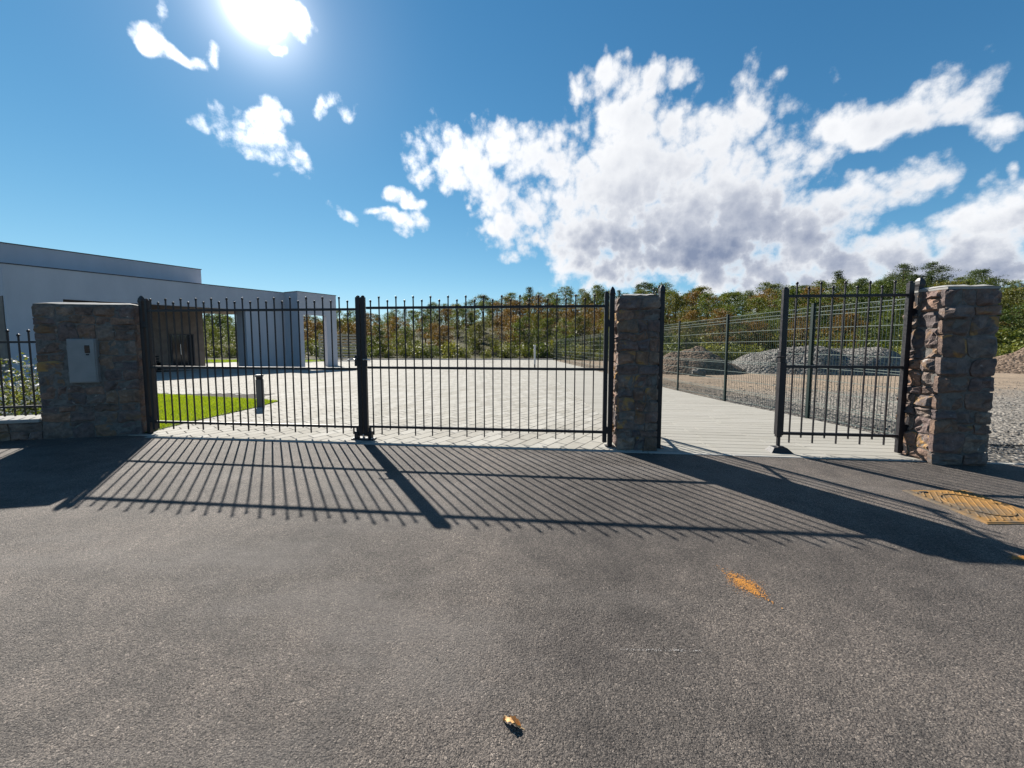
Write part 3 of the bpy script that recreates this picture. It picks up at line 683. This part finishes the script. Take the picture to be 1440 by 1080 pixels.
# ------------------------------------------------------------------ manhole cover, paint, leaf
mh = empty('manhole_cover', (3.685, 2.665, .006), R(0), 'rectangular ribbed manhole cover with orange paint, set in asphalt at right', 'manhole cover')
MB().cbox(-.012, .592, -.012, .592, -.05, .004, .003).build('frame', 'orange_iron', mh)
MB().cbox(.0, .58, .0, .58, -.04, .009, .003).build('plate', 'orange_iron', mh)
D2 = math.sqrt(.5)
def rib(c, a0, b0, h_):            # rib along the diagonal, offset c from the centre
    MB().cbox(a0, b0, c-.006, c+.006, .008, h_, .0025, Matrix.Translation((.29, .29, 0)) @ Matrix.Rotation(R(48), 4, 'Z')).build('rib', 'orange_iron', mh)
for k in range(-9, 10):
    c = k*.042; half = .37-abs(c)-.01
    if half < .02: continue
    if abs(c) < .205:
        hx = math.sqrt(.205**2-c*c)+.010
        if half > hx+.02: rib(c, -half, -hx, .0145); rib(c, hx, half, .0145)
        hx = math.sqrt(max(0, .188**2-c*c))-.008
        if hx > .02: rib(c, -hx, hx, .0135)
    else: rib(c, -half, half, .0145)
ring = MB(); N = 40
for k in range(N):
    c, s_ = math.cos(2*math.pi*k/N), math.sin(2*math.pi*k/N)
    for r_, z in ((.190, .008), (.193, .016), (.203, .016), (.206, .008)): ring.v.append((.29+r_*c, .29+r_*s_, z))
for k in range(N):
    a, b = k*4, ((k+1) % N)*4
    for q in range(3): ring.f.append((a+q, b+q, b+q+1, a+q+1))
ring.build('ring', 'orange_iron', mh)
for x, y in ((.44, .055), (.12, .53)): MB().cbox(x-.035, x+.035, y-.012, y+.012, .0085, .0165, .002).build('lifting_slot', 'black', mh)

def flecks(name, m, c, L, W, ang, n, seed, smin=.003, smax=.010, soft=True):
    r = random.Random(seed); b = MB(); ca, sa = math.cos(ang), math.sin(ang)
    for _ in range(n):
        t = r.gauss(0, .5) if soft else r.uniform(-1, 1); q = r.gauss(0, .42); k = math.exp(-t*t*1.2)
        x, y = t*L, q*W*(.35+.65*k); s_ = r.uniform(smin, smax)*(1-.55*min(1, abs(q)))
        cx, cy = c[0]+x*ca-y*sa, c[1]+x*sa+y*ca; nn = 6; ph = r.random()*6
        vs = [(cx+s_*r.uniform(.6, 1.2)*math.cos(ph+6.283*i/nn), cy+s_*r.uniform(.6, 1.2)*math.sin(ph+6.283*i/nn), .0075+r.uniform(0, .0012)) for i in range(nn)]
        b.add(vs, [tuple(range(nn))])
    return b.build(name, m)
tag(flecks('paint_mark', 'orange_paint', (1.365, 1.99), .115, .105, R(-68), 1100, 3, .001, .0050), 'streak of orange spray paint on the open asphalt', 'paint mark')
tag(flecks('paint_mark', 'orange_paint', (3.33, 2.235), .07, .04, R(10), 260, 4, .002, .006), 'small orange paint dab at the right picture edge', 'paint mark')
tag(flecks('chalk_line', 'chalk', (.69, 1.552), .19, .012, R(-1), 90, 5, .001, .0035, False), 'faint pale chalk line scratched on the asphalt', 'chalk line')
lf = MB(); nu, nv = 10, 4                                           # curled dry leaf
for a in range(nu+1):
    s_ = a/nu; wd = .020*math.sin(math.pi*min(1, s_*.92+.05))**.7*(1+.30*math.sin(a*2.4))
    for b in range(-nv, nv+1):
        t = b/nv; lf.v.append((-.032+.072*s_, t*wd*math.cos(t*.9), .012+.012*abs(t)**1.5+.014*(1-s_)*math.sin(s_*6+t*3)*.5+.010*math.sin(s_*3.1)))
for a in range(nu):
    for b in range(2*nv): k = a*(2*nv+1)+b; lf.f.append((k, k+1, k+2*nv+2, k+2*nv+1))
lo = empty('fallen_leaf', (-.004, 1.24, -.006), R(-24), 'curled dry orange leaf lying on the asphalt', 'leaf')
lb_ = lf.build('blade', 'dry_leaf', lo, smooth=True); MB().tube([(.036, 0, .014), (.05, .004, .010), (.062, .002, .007)], .0014, 5).build('stalk', 'dry_leaf', lo)
def pebbles(m, n, area, smin, smax, seed, zf, sink=.3):
    r = random.Random(seed)
    for _ in range(n):
        x, y = area(r); s_ = r.uniform(smin, smax)*(.6+.8*r.random()**2); a = r.random()*6.28
        ax = (s_*r.uniform(.8, 1.3), s_*r.uniform(.7, 1.1), s_*r.uniform(.45, .8)); z = zf(x, y)+ax[2]*(1-sink)
        pts = [(1, 0, 0), (0, 1, 0), (-1, 0, 0), (0, -1, 0), (0, 0, 1), (0, 0, -1), (.62, .62, .5), (-.62, -.62, .5)]
        vs = []
        for p in pts[:6]:
            q = [p[k]*ax[k]*r.uniform(.75, 1.2) for k in range(3)]; q[0] += r.uniform(-.2, .2)*s_; q[1] += r.uniform(-.2, .2)*s_
            vs.append((x+q[0]*math.cos(a)-q[1]*math.sin(a), y+q[0]*math.sin(a)+q[1]*math.cos(a), z+q[2]))
        m.add(vs, [(0, 1, 4), (1, 2, 4), (2, 3, 4), (3, 0, 4), (1, 0, 5), (2, 1, 5), (3, 2, 5), (0, 3, 5)])
    return m
gr = pebbles(MB(), 60, lambda r: (r.uniform(-3.2, 3.2), r.uniform(.9, 3.5)), .002, .005, 8, lambda x, y: .006)
def gutter(r):
    x = r.uniform(-5.1, 7.5); return x, thy(x)+.035-abs(r.gauss(0, .07))
pebbles(gr, 420, gutter, .002, .0065, 18, lambda x, y: .005)
tag(gr.build('loose_grit', 'pebble'), 'scattered pale grit on the asphalt', 'grit', kind='stuff')

# loose stones over the gravel lot
def lot_area(r):
    y = 4.35+r.random()**1.6*9; lo_ = FX(y)+.10 if y > 4.4 else 5.45
    return lo_+r.random()**1.3*(4+y*1.1), y-.06*0
def lot_ok(r):
    while True:
        x, y = lot_area(r)
        if y > thy(x)+.16 and not (x < 5.42 and y < 4.45): return x, y
tag(pebbles(MB(), 11000, lot_ok, .008, .022, 9, lambda x, y: zp(y)-.012, .35).build('gravel', 'pebble'), 'coarse grey gravel covering the lot', 'gravel', kind='stuff')
cb_ = MB().tube([(5.5+k*.5, 4.72-.045*k+.02*math.sin(k*1.3), .014+.006*math.sin(k*2.1)) for k in range(12)], .008, 6)
tag(cb_.build('cable', 'black'), 'thin black cable lying on the gravel right of the pillars', 'cable')

# ------------------------------------------------------------------ green mesh fence
fn = empty('mesh_fence', (5.52, 4.25, 0), 0, 'dark green welded mesh fence along the footpath and gravel lot', 'fence')
FM = Matrix.Translation((-5.52, -4.25, 0))
fy = [4.25, 6.325, 8.364, 10.46] + [10.46+2.1*k for k in range(1, 13)]
fpts = [(FX(y)+.03, y, zp(y)) for y in fy]
pm = MB().cbox(-.03, .03, -.02, .02, -.1, 2.03, .004).mesh('post', 'green_steel'); pc = MB().cbox(-.033, .033, -.023, .023, 2.03, 2.05, .005).mesh('post_cap', 'green_steel')
HZ = [.06, .26, .30, .52, .72, .92, .96, 1.16, 1.40, 1.62, 1.84, 1.90]
for i, p in enumerate(fpts):
    o = link('post', pm, fn, FM @ Matrix.Translation(p) @ Matrix.Rotation(R(85), 4, 'Z')); link('post_cap', pc, o)
for i in range(len(fpts)-1):
    a, b = Vector(fpts[i]), Vector(fpts[i+1]); d = (b-a); n = Vector((d.y, -d.x, 0)).normalized()
    m = MB(); near = i < 4
    nvw = 42 if i < 6 else 20
    for k in range(1, nvw):
        q = a+d*(k/nvw); rr = .0022
        m.add([q+Vector((sx_*rr, sy_*rr, z)) for z in (.04, 1.98) for sx_, sy_ in ((-1, -1), (1, -1), (1, 1), (-1, 1))], [(0, 1, 5, 4), (1, 2, 6, 5), (2, 3, 7, 6), (3, 0, 4, 7)])
    pan = tag(m.build('wire_panel', 'wire', fn, FM), kind='stuff')
    for hz in HZ+[1.98]:
        rr = .0042; off = n*(.018 if hz in (.28, .94, 1.87) else 0)
        h = MB().add([q+off+Vector((0, 0, hz))+n*sx_*rr+Vector((0, 0, sz*rr)) for q in (a, b) for sx_, sz in ((-1, -1), (1, -1), (1, 1), (-1, 1))], [(0, 1, 5, 4), (1, 2, 6, 5), (2, 3, 7, 6), (3, 0, 4, 7)])
        if near: h.build('wire', 'wire_sunlit', fn, FM)
        else: pan.data.vertices  # far wires go into the panel below
    if not near:
        h = MB()
        for hz in HZ+[1.98]:
            rr = .0045; h.add([q+Vector((0, 0, hz))+n*sx_*rr+Vector((0, 0, sz*rr)) for q in (a, b) for sx_, sz in ((-1, -1), (1, -1), (1, 1), (-1, 1))], [(0, 1, 5, 4), (1, 2, 6, 5), (2, 3, 7, 6), (3, 0, 4, 7)])
        tag(h.build('cross_wires', 'wire_sunlit', fn, FM), kind='stuff')

# ------------------------------------------------------------------ gravel piles
def pile(c, rx, ry, h, m, label, seed, flat=1.0, rz=0, stones=260):
    root = empty('gravel_pile', (c[0], c[1], zp(c[1])-.05), rz, label, 'gravel pile'); b = MB(); nx_, ny_ = 60, 40
    def hz(x, y):
        ex = (x/rx); ey = (y/ry); d = math.sqrt(ex*ex+ey*ey)
        k = max(0, min(1, (1-d)*flat))
        return h*(k**.85)*(1+.28*fbm(x*.55+seed, y*.55, seed, 4))+max(0, 1-d)*.10*fbm(x*2.2+seed, y*2.2, 3, 3)
    for j in range(ny_+1):
        for i in range(nx_+1):
            x, y = (i/nx_*2-1)*rx*1.02, (j/ny_*2-1)*ry*1.02; b.v.append((x, y, hz(x, y)))
    for j in range(ny_):
        for i in range(nx_): k = j*(nx_+1)+i; b.f.append((k, k+1, k+nx_+2, k+nx_+1))
    b.build('mound', m, root, smooth=True)
    def area(r):
        a = r.random()*6.28; q = r.random()**.6*1.08; return math.cos(a)*q*rx, math.sin(a)*q*ry
    tag(pebbles(MB(), stones, area, .02, .06, seed, hz, .4).build('loose_stones', m, root), kind='stuff')
pile((9.3, 18.3), 2.9, 1.9, 1.20, 'pile_brown', 'brown soil heap with dark shaded side beyond the fence', 3, 1.25, R(8))
pile((16.4, 18.6), 5.4, 2.6, 1.22, 'pile_grey', 'long grey gravel heap behind the pedestrian gate', 5, 2.0, R(-6), 600)
pile((28.6, 18.4), 4.3, 2.5, 1.5, 'pile_brown', 'reddish brown earth heap at the right picture edge', 8, 1.15, 0, 300)
bl = MB(); 
for i in range(7):
    for k in range(10):
        th, ph = math.pi*i/6, 2*math.pi*k/10; d = Vector((math.sin(th)*math.cos(ph), math.sin(th)*math.sin(ph), math.cos(th)))
        q = 1+.25*fbm(d.x*1.7, d.y*1.7, d.z*1.7); bl.v.append((d.x*.40*q, d.y*.28*q, .16+d.z*.22*q))
for i in range(6):
    for k in range(10): bl.f.append((i*10+k, i*10+(k+1) % 10, (i+1)*10+(k+1) % 10, (i+1)*10+k))
bo = bl.build('boulder', 'pile_grey', M=Matrix.Translation((8.35, 15.9, zp(15.9)-.05))); tag(bo, 'pale boulder at the foot of the brown heap', 'boulder')

# ------------------------------------------------------------------ building (local x along facade, y into the building)
bd = empty('building', (-13.37, 22.36, 0), math.atan2(.895, .446), 'low white flat roofed building with open brown loggia behind the left gate leaf', 'building')
ZT, ZH, ZF = 4.18, 2.97, -.46
def bpart(name, m, *boxes):
    b = MB()
    for q in boxes: b.box(*q)
    return b.build(name, m, bd)
bpart('roof', 'render_white', (-10.45, 0, 1.35, 7.6, ZH+.02, ZT))
bpart('soffit', 'render_brown', (-10.2, -.02, 1.62, 7.58, ZH, ZH+.021))
bpart('header', 'render_white', (-10.448, -.002, 1.347, 1.62, ZH-.003, ZH+.03))
bpart('wall', 'render_white', (-10.45, -9.04, 1.35, 7.6, -.9, ZH-.002))
wr_ = bpart('wall', 'render_white', (-2.27, -.002, 1.352, 2.35, -.9, ZH-.004))
bpart('floor', 'white_concrete', (-9.04, -2.27, 1.40, 7.6, -.9, ZF), (-2.27, 0, 2.35, 7.6, -.9, ZF))
bw = bpart('brown_wall', 'render_brown', (-9.04, -2.80, 5.0, 7.6, ZF, ZH-.001))
bpart('portico', 'render_white', (0, .34, 0, 1.40, -.9, ZT+.02), (.34, 1.94, 0, .36, 2.79, ZT+.02), (1.94, 2.70, 0, .36, -.95, ZT+.02))
cpb = lambda n, *b: bpart(n, 'coping', *b)
cpb('coping', (-10.48, .0, 1.32, 1.55, ZT, ZT+.035)); cpb('coping', (-10.48, -10.25, 1.55, 7.6, ZT, ZT+.035))
cpb('coping', (-.03, 2.73, -.03, .39, ZT+.02, ZT+.055)); cpb('coping', (-.03, .37, .39, 1.32, ZT+.02, ZT+.055))
up = bpart('upper_storey', 'render_white', (-10.4, -3.68, 2.8, 7.4, ZT-.02, 5.16))
cpb('coping', (-10.43, -3.65, 2.77, 3.0, 5.16, 5.195)); cpb('coping', (-3.88, -3.65, 3.0, 7.42, 5.16, 5.195))
# door in the brown wall
df = bpart('door', 'coping', (-4.42, -3.32, 4.93, 5.02, ZF+.002, 1.56))
for a, b in ((-4.36, -4.02), (-3.97, -3.69), (-3.64, -3.38)): MB().box(a, b, 4.915, 4.935, ZF+.06, 1.50).build('pane', 'dark_glass', df)
MB().tube([(-3.995, 4.90, .35), (-3.995, 4.90, .95)], .018, 8).build('handle', 'steel', df)
# window on the end wall and plinth
wn_ = bpart('shutter', 'render_brown', (-10.475, -10.44, 1.55, 3.2, -.1, 2.98))
bpart('plinth', 'white_concrete', (-10.47, -9.0, 1.33, 1.36, -.9, ZF+.25))
bn = empty('bench', (-13.37, 22.36, 0), bd.rotation_euler[2], 'dark slatted bench standing against the brown loggia wall', 'bench')
for k in range(3): MB().box(-5.85, -5.0, 4.86, 4.89, ZF+.42+k*.14, ZF+.51+k*.14).build('back_slat', 'black', bn)
for k in range(3): MB().box(-5.85, -5.0, 4.45+k*.13, 4.55+k*.13, ZF+.40, ZF+.43).build('seat_slat', 'black', bn)
for x in (-5.78, -5.07): MB().box(x-.025, x+.025, 4.47, 4.86, ZF, ZF+.40).build('leg', 'black', bn)

# ------------------------------------------------------------------ lawn, bollard, far furniture
def blades(m, n, area, hmin, hmax, seed, zf):
    r = random.Random(seed)
    for _ in range(n):
        x, y = area(r); z = zf(y); h = r.uniform(hmin, hmax); a = r.random()*6.283; wv = r.uniform(.003, .006)*(1+max(0, y-8)*.12)
        lx, ly = r.gauss(0, .35)*h, r.gauss(0, .35)*h; c, s_ = math.cos(a)*wv, math.sin(a)*wv
        m.v += [(x-c, y-s_, z), (x+c, y+s_, z), (x+lx, y+ly, z+h)]; k = len(m.v); m.f.append((k-3, k-2, k-1))
    return m
LAWN = [(-5.45, 5.20), (-5.43, 6.08), (-5.37, 7.40), (-5.46, 8.25), (-6.2, 8.50), (-9.3, 9.38), (-16.5, 11.6), (-16.5, 4.2), (-6.75, 5.25)]
def inpoly(x, y, P):
    c = False
    for i in range(len(P)):
        (x0, y0), (x1, y1) = P[i], P[i-1]
        if (y0 > y) != (y1 > y) and x < (x1-x0)*(y-y0)/(y1-y0)+x0: c = not c
    return c
lm = MB(); lm.v = [(x, y, zp(y)+.022) for x, y in LAWN] + [(x, y, zp(y)-.05) for x, y in LAWN]; nL = len(LAWN)
lm.f.append(tuple(range(nL))); 
for i in range(nL): lm.f.append((i, nL+i, nL+(i+1) % nL, (i+1) % nL))
tag(lm.build('lawn', 'lawn_soil'), kind='structure')
def la_(r):
    while True:
        k = r.random()
        x, y = (r.uniform(-9.5, -5.35), r.uniform(5.2, 9.4)) if k < .86 else (r.uniform(-16, -6.6), r.uniform(4.6, 11))
        if inpoly(x, y, LAWN): return x, y
tag(blades(MB(), 60000, la_, .025, .055, 4, lambda y: zp(y)+.02).build('grass', 'grass'), 'mown green grass beside the plaza', 'grass', kind='stuff')
l2 = quadstrip('back_lawn', 'lawn_soil', [(-40, -17, 29.5, 29.5), (-40, -17, 35, 35)], .02)
tag(blades(MB(), 7000, lambda r: (r.uniform(-34, -18), r.uniform(29.5, 35)), .05, .12, 5, lambda y: zp(y)+.02).build('grass', 'grass'), 'strip of green grass seen through the loggia', 'grass', kind='stuff')

bo2 = empty('bollard_light', (-5.33, 7.46, zp(7.46)), R(20), 'dark grey box bollard light at the corner of the lawn', 'bollard light')
MB().cbox(-.062, .062, -.045, .045, .0, .60, .006).build('body', 'grey_post', bo2); MB().cbox(-.055, .055, -.038, .038, .60, .655, .004).build('lamp_window', 'dark_glass', bo2)
MB().cbox(-.066, .066, -.049, .049, .655, .70, .006).build('head', 'grey_post', bo2); MB().cbox(-.085, .085, -.065, .065, -.02, .012, .004).build('base_plate', 'white_concrete', bo2)
fp = empty('lamp_post', (1.43, 22.32, zp(22.3)), 0, 'slim pale bollard lamp far back on the plaza', 'bollard light')
MB().cbox(-.055, .055, -.055, .055, .22, 1.40, .01).build('shaft', 'pale_post', fp); MB().cbox(-.075, .075, -.075, .075, 1.32, 1.43, .012).build('head', 'pale_post', fp); MB().cbox(-.045, .045, -.045, .045, -.05, .22, .004).build('foot', 'grey_post', fp)
sf = empty('slatted_fence', (-16.6, 34.8, zp(34.8)), R(8), 'timber slatted screen with gaps at the far end of the plaza', 'fence')
for k in range(9): MB().box(-2.2, 1.9, -.03, .03, .18+k*.275, .34+k*.275).build('slat', 'timber', sf)
for x in (-2.1, -.1, 1.8): MB().box(x-.05, x+.05, .03, .13, -.1, 2.65).build('post', 'timber', sf)
fk = tag(MB().box(-24, 4.2, 0, .25, -.1, .10).build('kerb_wall', 'white_concrete', M=Matrix.Translation((0, 36.35, zp(36.4)))), kind='structure')

# ------------------------------------------------------------------ vegetation
def leafquad(m, c, size, r, up=.25):
    d = Vector((r.gauss(0, 1), r.gauss(0, 1), r.gauss(0, 1)+up)).normalized(); a = d.orthogonal().normalized()
    a = (Matrix.Rotation(r.random()*6.283, 3, d) @ a); b = d.cross(a); s_ = size*r.uniform(.6, 1.3)
    k = len(m.v); m.v += [tuple(c-a*s_), tuple(c-b*s_*.5+d*s_*.12), tuple(c+a*s_), tuple(c+b*s_*.5-d*s_*.05)]; m.f.append((k, k+1, k+2, k+3))
def broadleaf(seed, H=8, W=2.2, clumps=75, per=30, base=.22, size=.15):
    r = random.Random(seed); cr = MB(); tr = MB()
    tr.tube([(0, 0, -.4), (r.uniform(-.1, .1), r.uniform(-.1, .1), H*.3), (r.uniform(-.3, .3), r.uniform(-.3, .3), H*.62), (r.uniform(-.4, .4), 0, H*.9)], [.17, .13, .08, .02], 6)
    for k in range(clumps):
        t = base+(1-base)*r.random()**.8; a = r.random()*6.283
        prof = math.sin(math.pi*min(1, max(.02, (t-base+.12)/(1-base+.14))))**.6
        q = W*prof*(.35+.65*r.random()**.5)*(1+.35*math.sin(a*2+seed)+.2*math.sin(a*3+seed*2)); c = Vector((math.cos(a)*q, math.sin(a)*q, t*H))
        cs_ = r.uniform(.45, .92)
        if r.random() < .22: tr.tube([(0, 0, max(.1, t-.22)*H), tuple(c)], [.05, .012], 5)
        for _ in range(per):
            o = Vector((r.gauss(0, 1), r.gauss(0, 1), r.gauss(0, .62)))*cs_*.55; leafquad(cr, c+o, size, r)
    return tr.mesh('trunk', 'bark', True), cr
def pine(seed, H=9, W=2.0, umbrella=False):
    r = random.Random(seed); cr = MB(); tr = MB(); bend = r.uniform(-.4, .4)
    tr.tube([(0, 0, -.4), (bend*.3, 0, H*.35), (bend*.8, .1, H*.7), (bend, 0, H*.97)], [.17, .14, .09, .02], 6)
    nl = 12
    for l in range(nl):
        t = (.5 if umbrella else .30)+(.97-(.5 if umbrella else .30))*l/(nl-1)
        wl = W*((1-((l/(nl-1)-.45)/.62)**2) if umbrella else (1-.85*l/(nl-1)))
        for k in range(r.randint(3, 5)):
            a = r.random()*6.283; q = max(.25, wl)*r.uniform(.55, 1.15); tip = Vector((bend*t+math.cos(a)*q, math.sin(a)*q, t*H+q*r.uniform(.02, .3)))
            tr.tube([(bend*t, 0, t*H), tuple(tip)], [.045, .012], 5)
            for s_ in range(3):
                c = Vector((bend*t, 0, t*H)).lerp(tip, .45+.27*s_)
                for _ in range(30): leafquad(cr, c+Vector((r.gauss(0, .34), r.gauss(0, .34), r.gauss(0, .17))), .095, r, .5)
    return tr.mesh('trunk', 'bark', True), cr
def shrub(seed, n=26, per=34, W=1.1, H=1.6, size=.10):
    r = random.Random(seed); cr = MB(); tr = MB()
    for k in range(5): a = r.random()*6.28; tr.tube([(0, 0, -.2), (math.cos(a)*W*.5, math.sin(a)*W*.5, H*.7)], [.04, .01], 5)
    for k in range(n):
        a = r.random()*6.283; q = W*r.random()**.6; t = r.random()*(1-.45*(q/W)**2); c = Vector((math.cos(a)*q, math.sin(a)*q, t*H))
        for _ in range(per): leafquad(cr, c+Vector((r.gauss(0, .22), r.gauss(0, .22), r.gauss(0, .2))), size, r)
    return tr.mesh('stem', 'bark', True), cr
KIND = {}
def proto(key, gen, m):
    t_, c_ = gen; h = max(v[2] for v in c_.v); KIND.setdefault(key, []).append((t_, c_.mesh('crown', m), h))
for s_ in range(4): proto('green', broadleaf(10+s_, 7.5, 2.5+.3*(s_ % 2), 92, 42, .08, .125), 'leaf_green')
for s_ in range(3): proto('yellow', broadleaf(30+s_, 7, 2.5, 88, 42, .07, .125), 'leaf_yellow')
for s_ in range(3): proto('rust', broadleaf(40+s_, 6.5, 2.5, 84, 42, .07, .125), 'leaf_rust')
for s_ in range(3): proto('pine', pine(50+s_, 9, 1.9), 'leaf_pine')
for s_ in range(2): proto('upine', pine(60+s_, 9, 2.6, True), 'leaf_pine')
for s_ in range(3): proto('bush', shrub(70+s_), 'leaf_bush')
for s_ in range(2): proto('gbush', shrub(80+s_, 28, 34, 1.2, 2.2), 'leaf_green')
NAMES = dict(green='broadleaf_tree', yellow='broadleaf_tree', rust='broadleaf_tree', pine='pine_tree', upine='pine_tree', bush='shrub', gbush='shrub')
WORD = dict(green='green broadleaf tree', yellow='yellowing broadleaf tree', rust='rust brown autumn tree', pine='dark conical pine', upine='dark spreading pine', bush='low yellow green bush', gbush='dense dark green bush')
def zone(r):
    for lim, nm in ((-.72, 'seen through the loggia'), (-.58, 'hidden behind the white building'), (-.40, 'beside the white portico'), (-.22, 'behind left third of right driveway leaf'),
            (-.02, 'behind middle of right driveway leaf'), (.27, 'behind right third of right driveway leaf'), (.42, 'behind the slim pillar'), (.58, 'just right of the slim pillar'),
            (.74, 'just left of the pedestrian gate'), (.95, 'behind left half of pedestrian gate'), (1.14, 'behind right half of pedestrian gate'), (1.36, 'behind the right pillar')):
        if r < lim: return nm
    return 'right of the right pillar'
def plant(key, x, y, height, rr, label=None, sub="at the wood's edge"):
    t_, c_, h = rr.choice(KIND[key]); s_ = height/h; kz = zt(x, y)
    o = empty(NAMES[key], (x, y, kz), rr.random()*6.283); o.scale = (s_*rr.uniform(.9, 1.2), s_*rr.uniform(.9, 1.2), s_)
    link('stem' if 'bush' in key else 'trunk', t_, o); link('crown', c_, o)
    z = zone(x/y)
    tag(o, label or f'{WORD[key]} {sub} {z}', 'tree' if 'bush' not in key else 'bush', None if label else f"{WORD[key]}{'es' if 'bush' in key else 's'} {sub} {z}")
    return o
rr = random.Random(21)
def ratio_steps(y, step, a=-1.02, b=1.75):
    x = a*y
    while x < b*y: yield x/y; x += step*rr.uniform(.75, 1.3)
ROWN = {46: 'on the crest', 38: 'below the crest', 30: 'on the upper slope', 22: 'on mid slope', 15: 'low on the slope', 9: 'near the slope foot', 4: "at the wood's edge"}
for t0, step in ((46, 2.9), (38, 3.8), (30, 4.2), (22, 4.2), (15, 4.2), (9, 4.0), (4, 4.0)):
    for r_ in ratio_steps(34+t0, step, -1.0, 1.6):
        e = interp(r_, EDGE); y = e+t0+rr.uniform(-2.4, 2.4); x = r_*y
        g = zt(x, y); topz = 1.46+interp(r_, SKYL)*y
        h = topz-g+rr.uniform(-2.0, 1.1) if t0 == 46 else rr.uniform(4.4, 6.6)*(1 if t0 > 9 else .75)
        h = max(3.0, min(h, 9)); h = min(h, max(2.4, (topz-g)*(1.2 if t0 == 46 else 1.02)))
        q = fbm(x*.07+5, y*.05, 2)+rr.gauss(0, .32)
        if t0 >= 38: key = 'pine' if rr.random() < .20 else ('green' if q < .2 else 'yellow')
        elif t0 >= 15: key = 'rust' if q > .15 else ('yellow' if q > .02 else ('pine' if q < -.5 else 'green'))
        else: key = 'rust' if q > .35 else ('yellow' if q > .08 else 'green')
        if r_ > .62 and rr.random() < .35: key = 'green'
        plant(key, x, y, h, rr, None, ROWN[t0])
for r_ in ratio_steps(38, 1.7, -1.0, 1.6):
    e = interp(r_, EDGE); y = e+rr.uniform(-.9, 1.0)
    if -.95 < r_ < -.45 and rr.random() < .35: continue
    plant('bush' if rr.random() < .70 else 'gbush', r_*y, y, rr.uniform(1.1, 2.2), rr)
for r_ in ratio_steps(42, 2.2, -1.0, 1.6):
    e = interp(r_, EDGE); y = e+5+rr.uniform(-1.5, 1.5); plant('bush' if rr.random() < .6 else 'gbush', r_*y, y, rr.uniform(1.5, 2.8), rr, None, 'under the trees')
for px, py, t0, key, lab in ((745, 404, 38, 'pine', 'dark pine rising above the skyline over the right gate leaf'), (512, 440, 36, 'pine', 'small dark pine on the skyline just beside the middle gate post'),
        (1172, 381, 36, 'pine', 'tall pine on the skyline above the left part of pedestrian gate'), (1205, 392, 28, 'pine', 'thin pine crown on the skyline above the middle of pedestrian gate'),
        (1262, 371, 34, 'upine', 'spreading pine on the skyline left of the right pillar'), (1303, 368, 32, 'upine', 'loose crowned pine on the skyline directly over the last iron post'),
        (1375, 379, 38, 'upine', 'pine crown just showing above the top of the right pillar'), (905, 396, 38, 'upine', 'dark pine crown above the slim stone pillar'), (838, 399, 37, 'green', 'bushy green tree above the right end of the driveway gate')):
    r_ = (px-720)/500; y = interp(r_, EDGE)+t0; x = r_*y; plant(key, x, y, 1.46+(472-py)/500*y-zt(x, y), rr, lab)

# flowering shrubs behind the left railing
for i, (x, y, h, lab) in enumerate(((-8.85, 6.45, 1.05, 'white flowering rose bush behind the railing at the very left edge'), (-8.62, 6.25, .72, 'white flowering rose bush behind the railing near the wide pillar'), (-10.1, 6.3, 1.0, 'white flowering rose bush further left behind the railing'))):
    o = empty('flower_bush', (x, y, .0), i*1.7, lab, 'bush'); r = random.Random(90+i)
    t_, c_ = shrub(95+i, 44, 40, .58, h*.85, .028); c_.v = [(a*.95, b*.95, c) for a, b, c in c_.v]
    fm = MB()
    for c in [Vector(r.choice(c_.v)) for _ in range(300)]:
        c = c+Vector((r.gauss(0, .02), -.02, .03))
        for k in range(5): leafquad(fm, c+Vector((r.gauss(0, .010), r.gauss(0, .010), r.gauss(0, .008))), .030, r, 1)
    tm = MB()
    for k in range(7): a = r.random()*6.28; tm.tube([(0, 0, -.05), (math.cos(a)*.16, math.sin(a)*.16, h*.4), (math.cos(a)*.3, math.sin(a)*.3, h*.8)], [.009, .007, .004], 5)
    tm.build('stem', 'bark', o); c_.build('leaves', 'leaf_bush', o); fm.build('flowers', 'petal', o)

# ------------------------------------------------------------------ render defaults
scene.render.engine = 'CYCLES'; scene.render.resolution_x = 1024; scene.render.resolution_y = 768
scene.cycles.max_bounces = 5; scene.cycles.diffuse_bounces = 2; scene.cycles.use_adaptive_sampling = True; scene.cycles.adaptive_threshold = .015; scene.cycles.transparent_max_bounces = 6
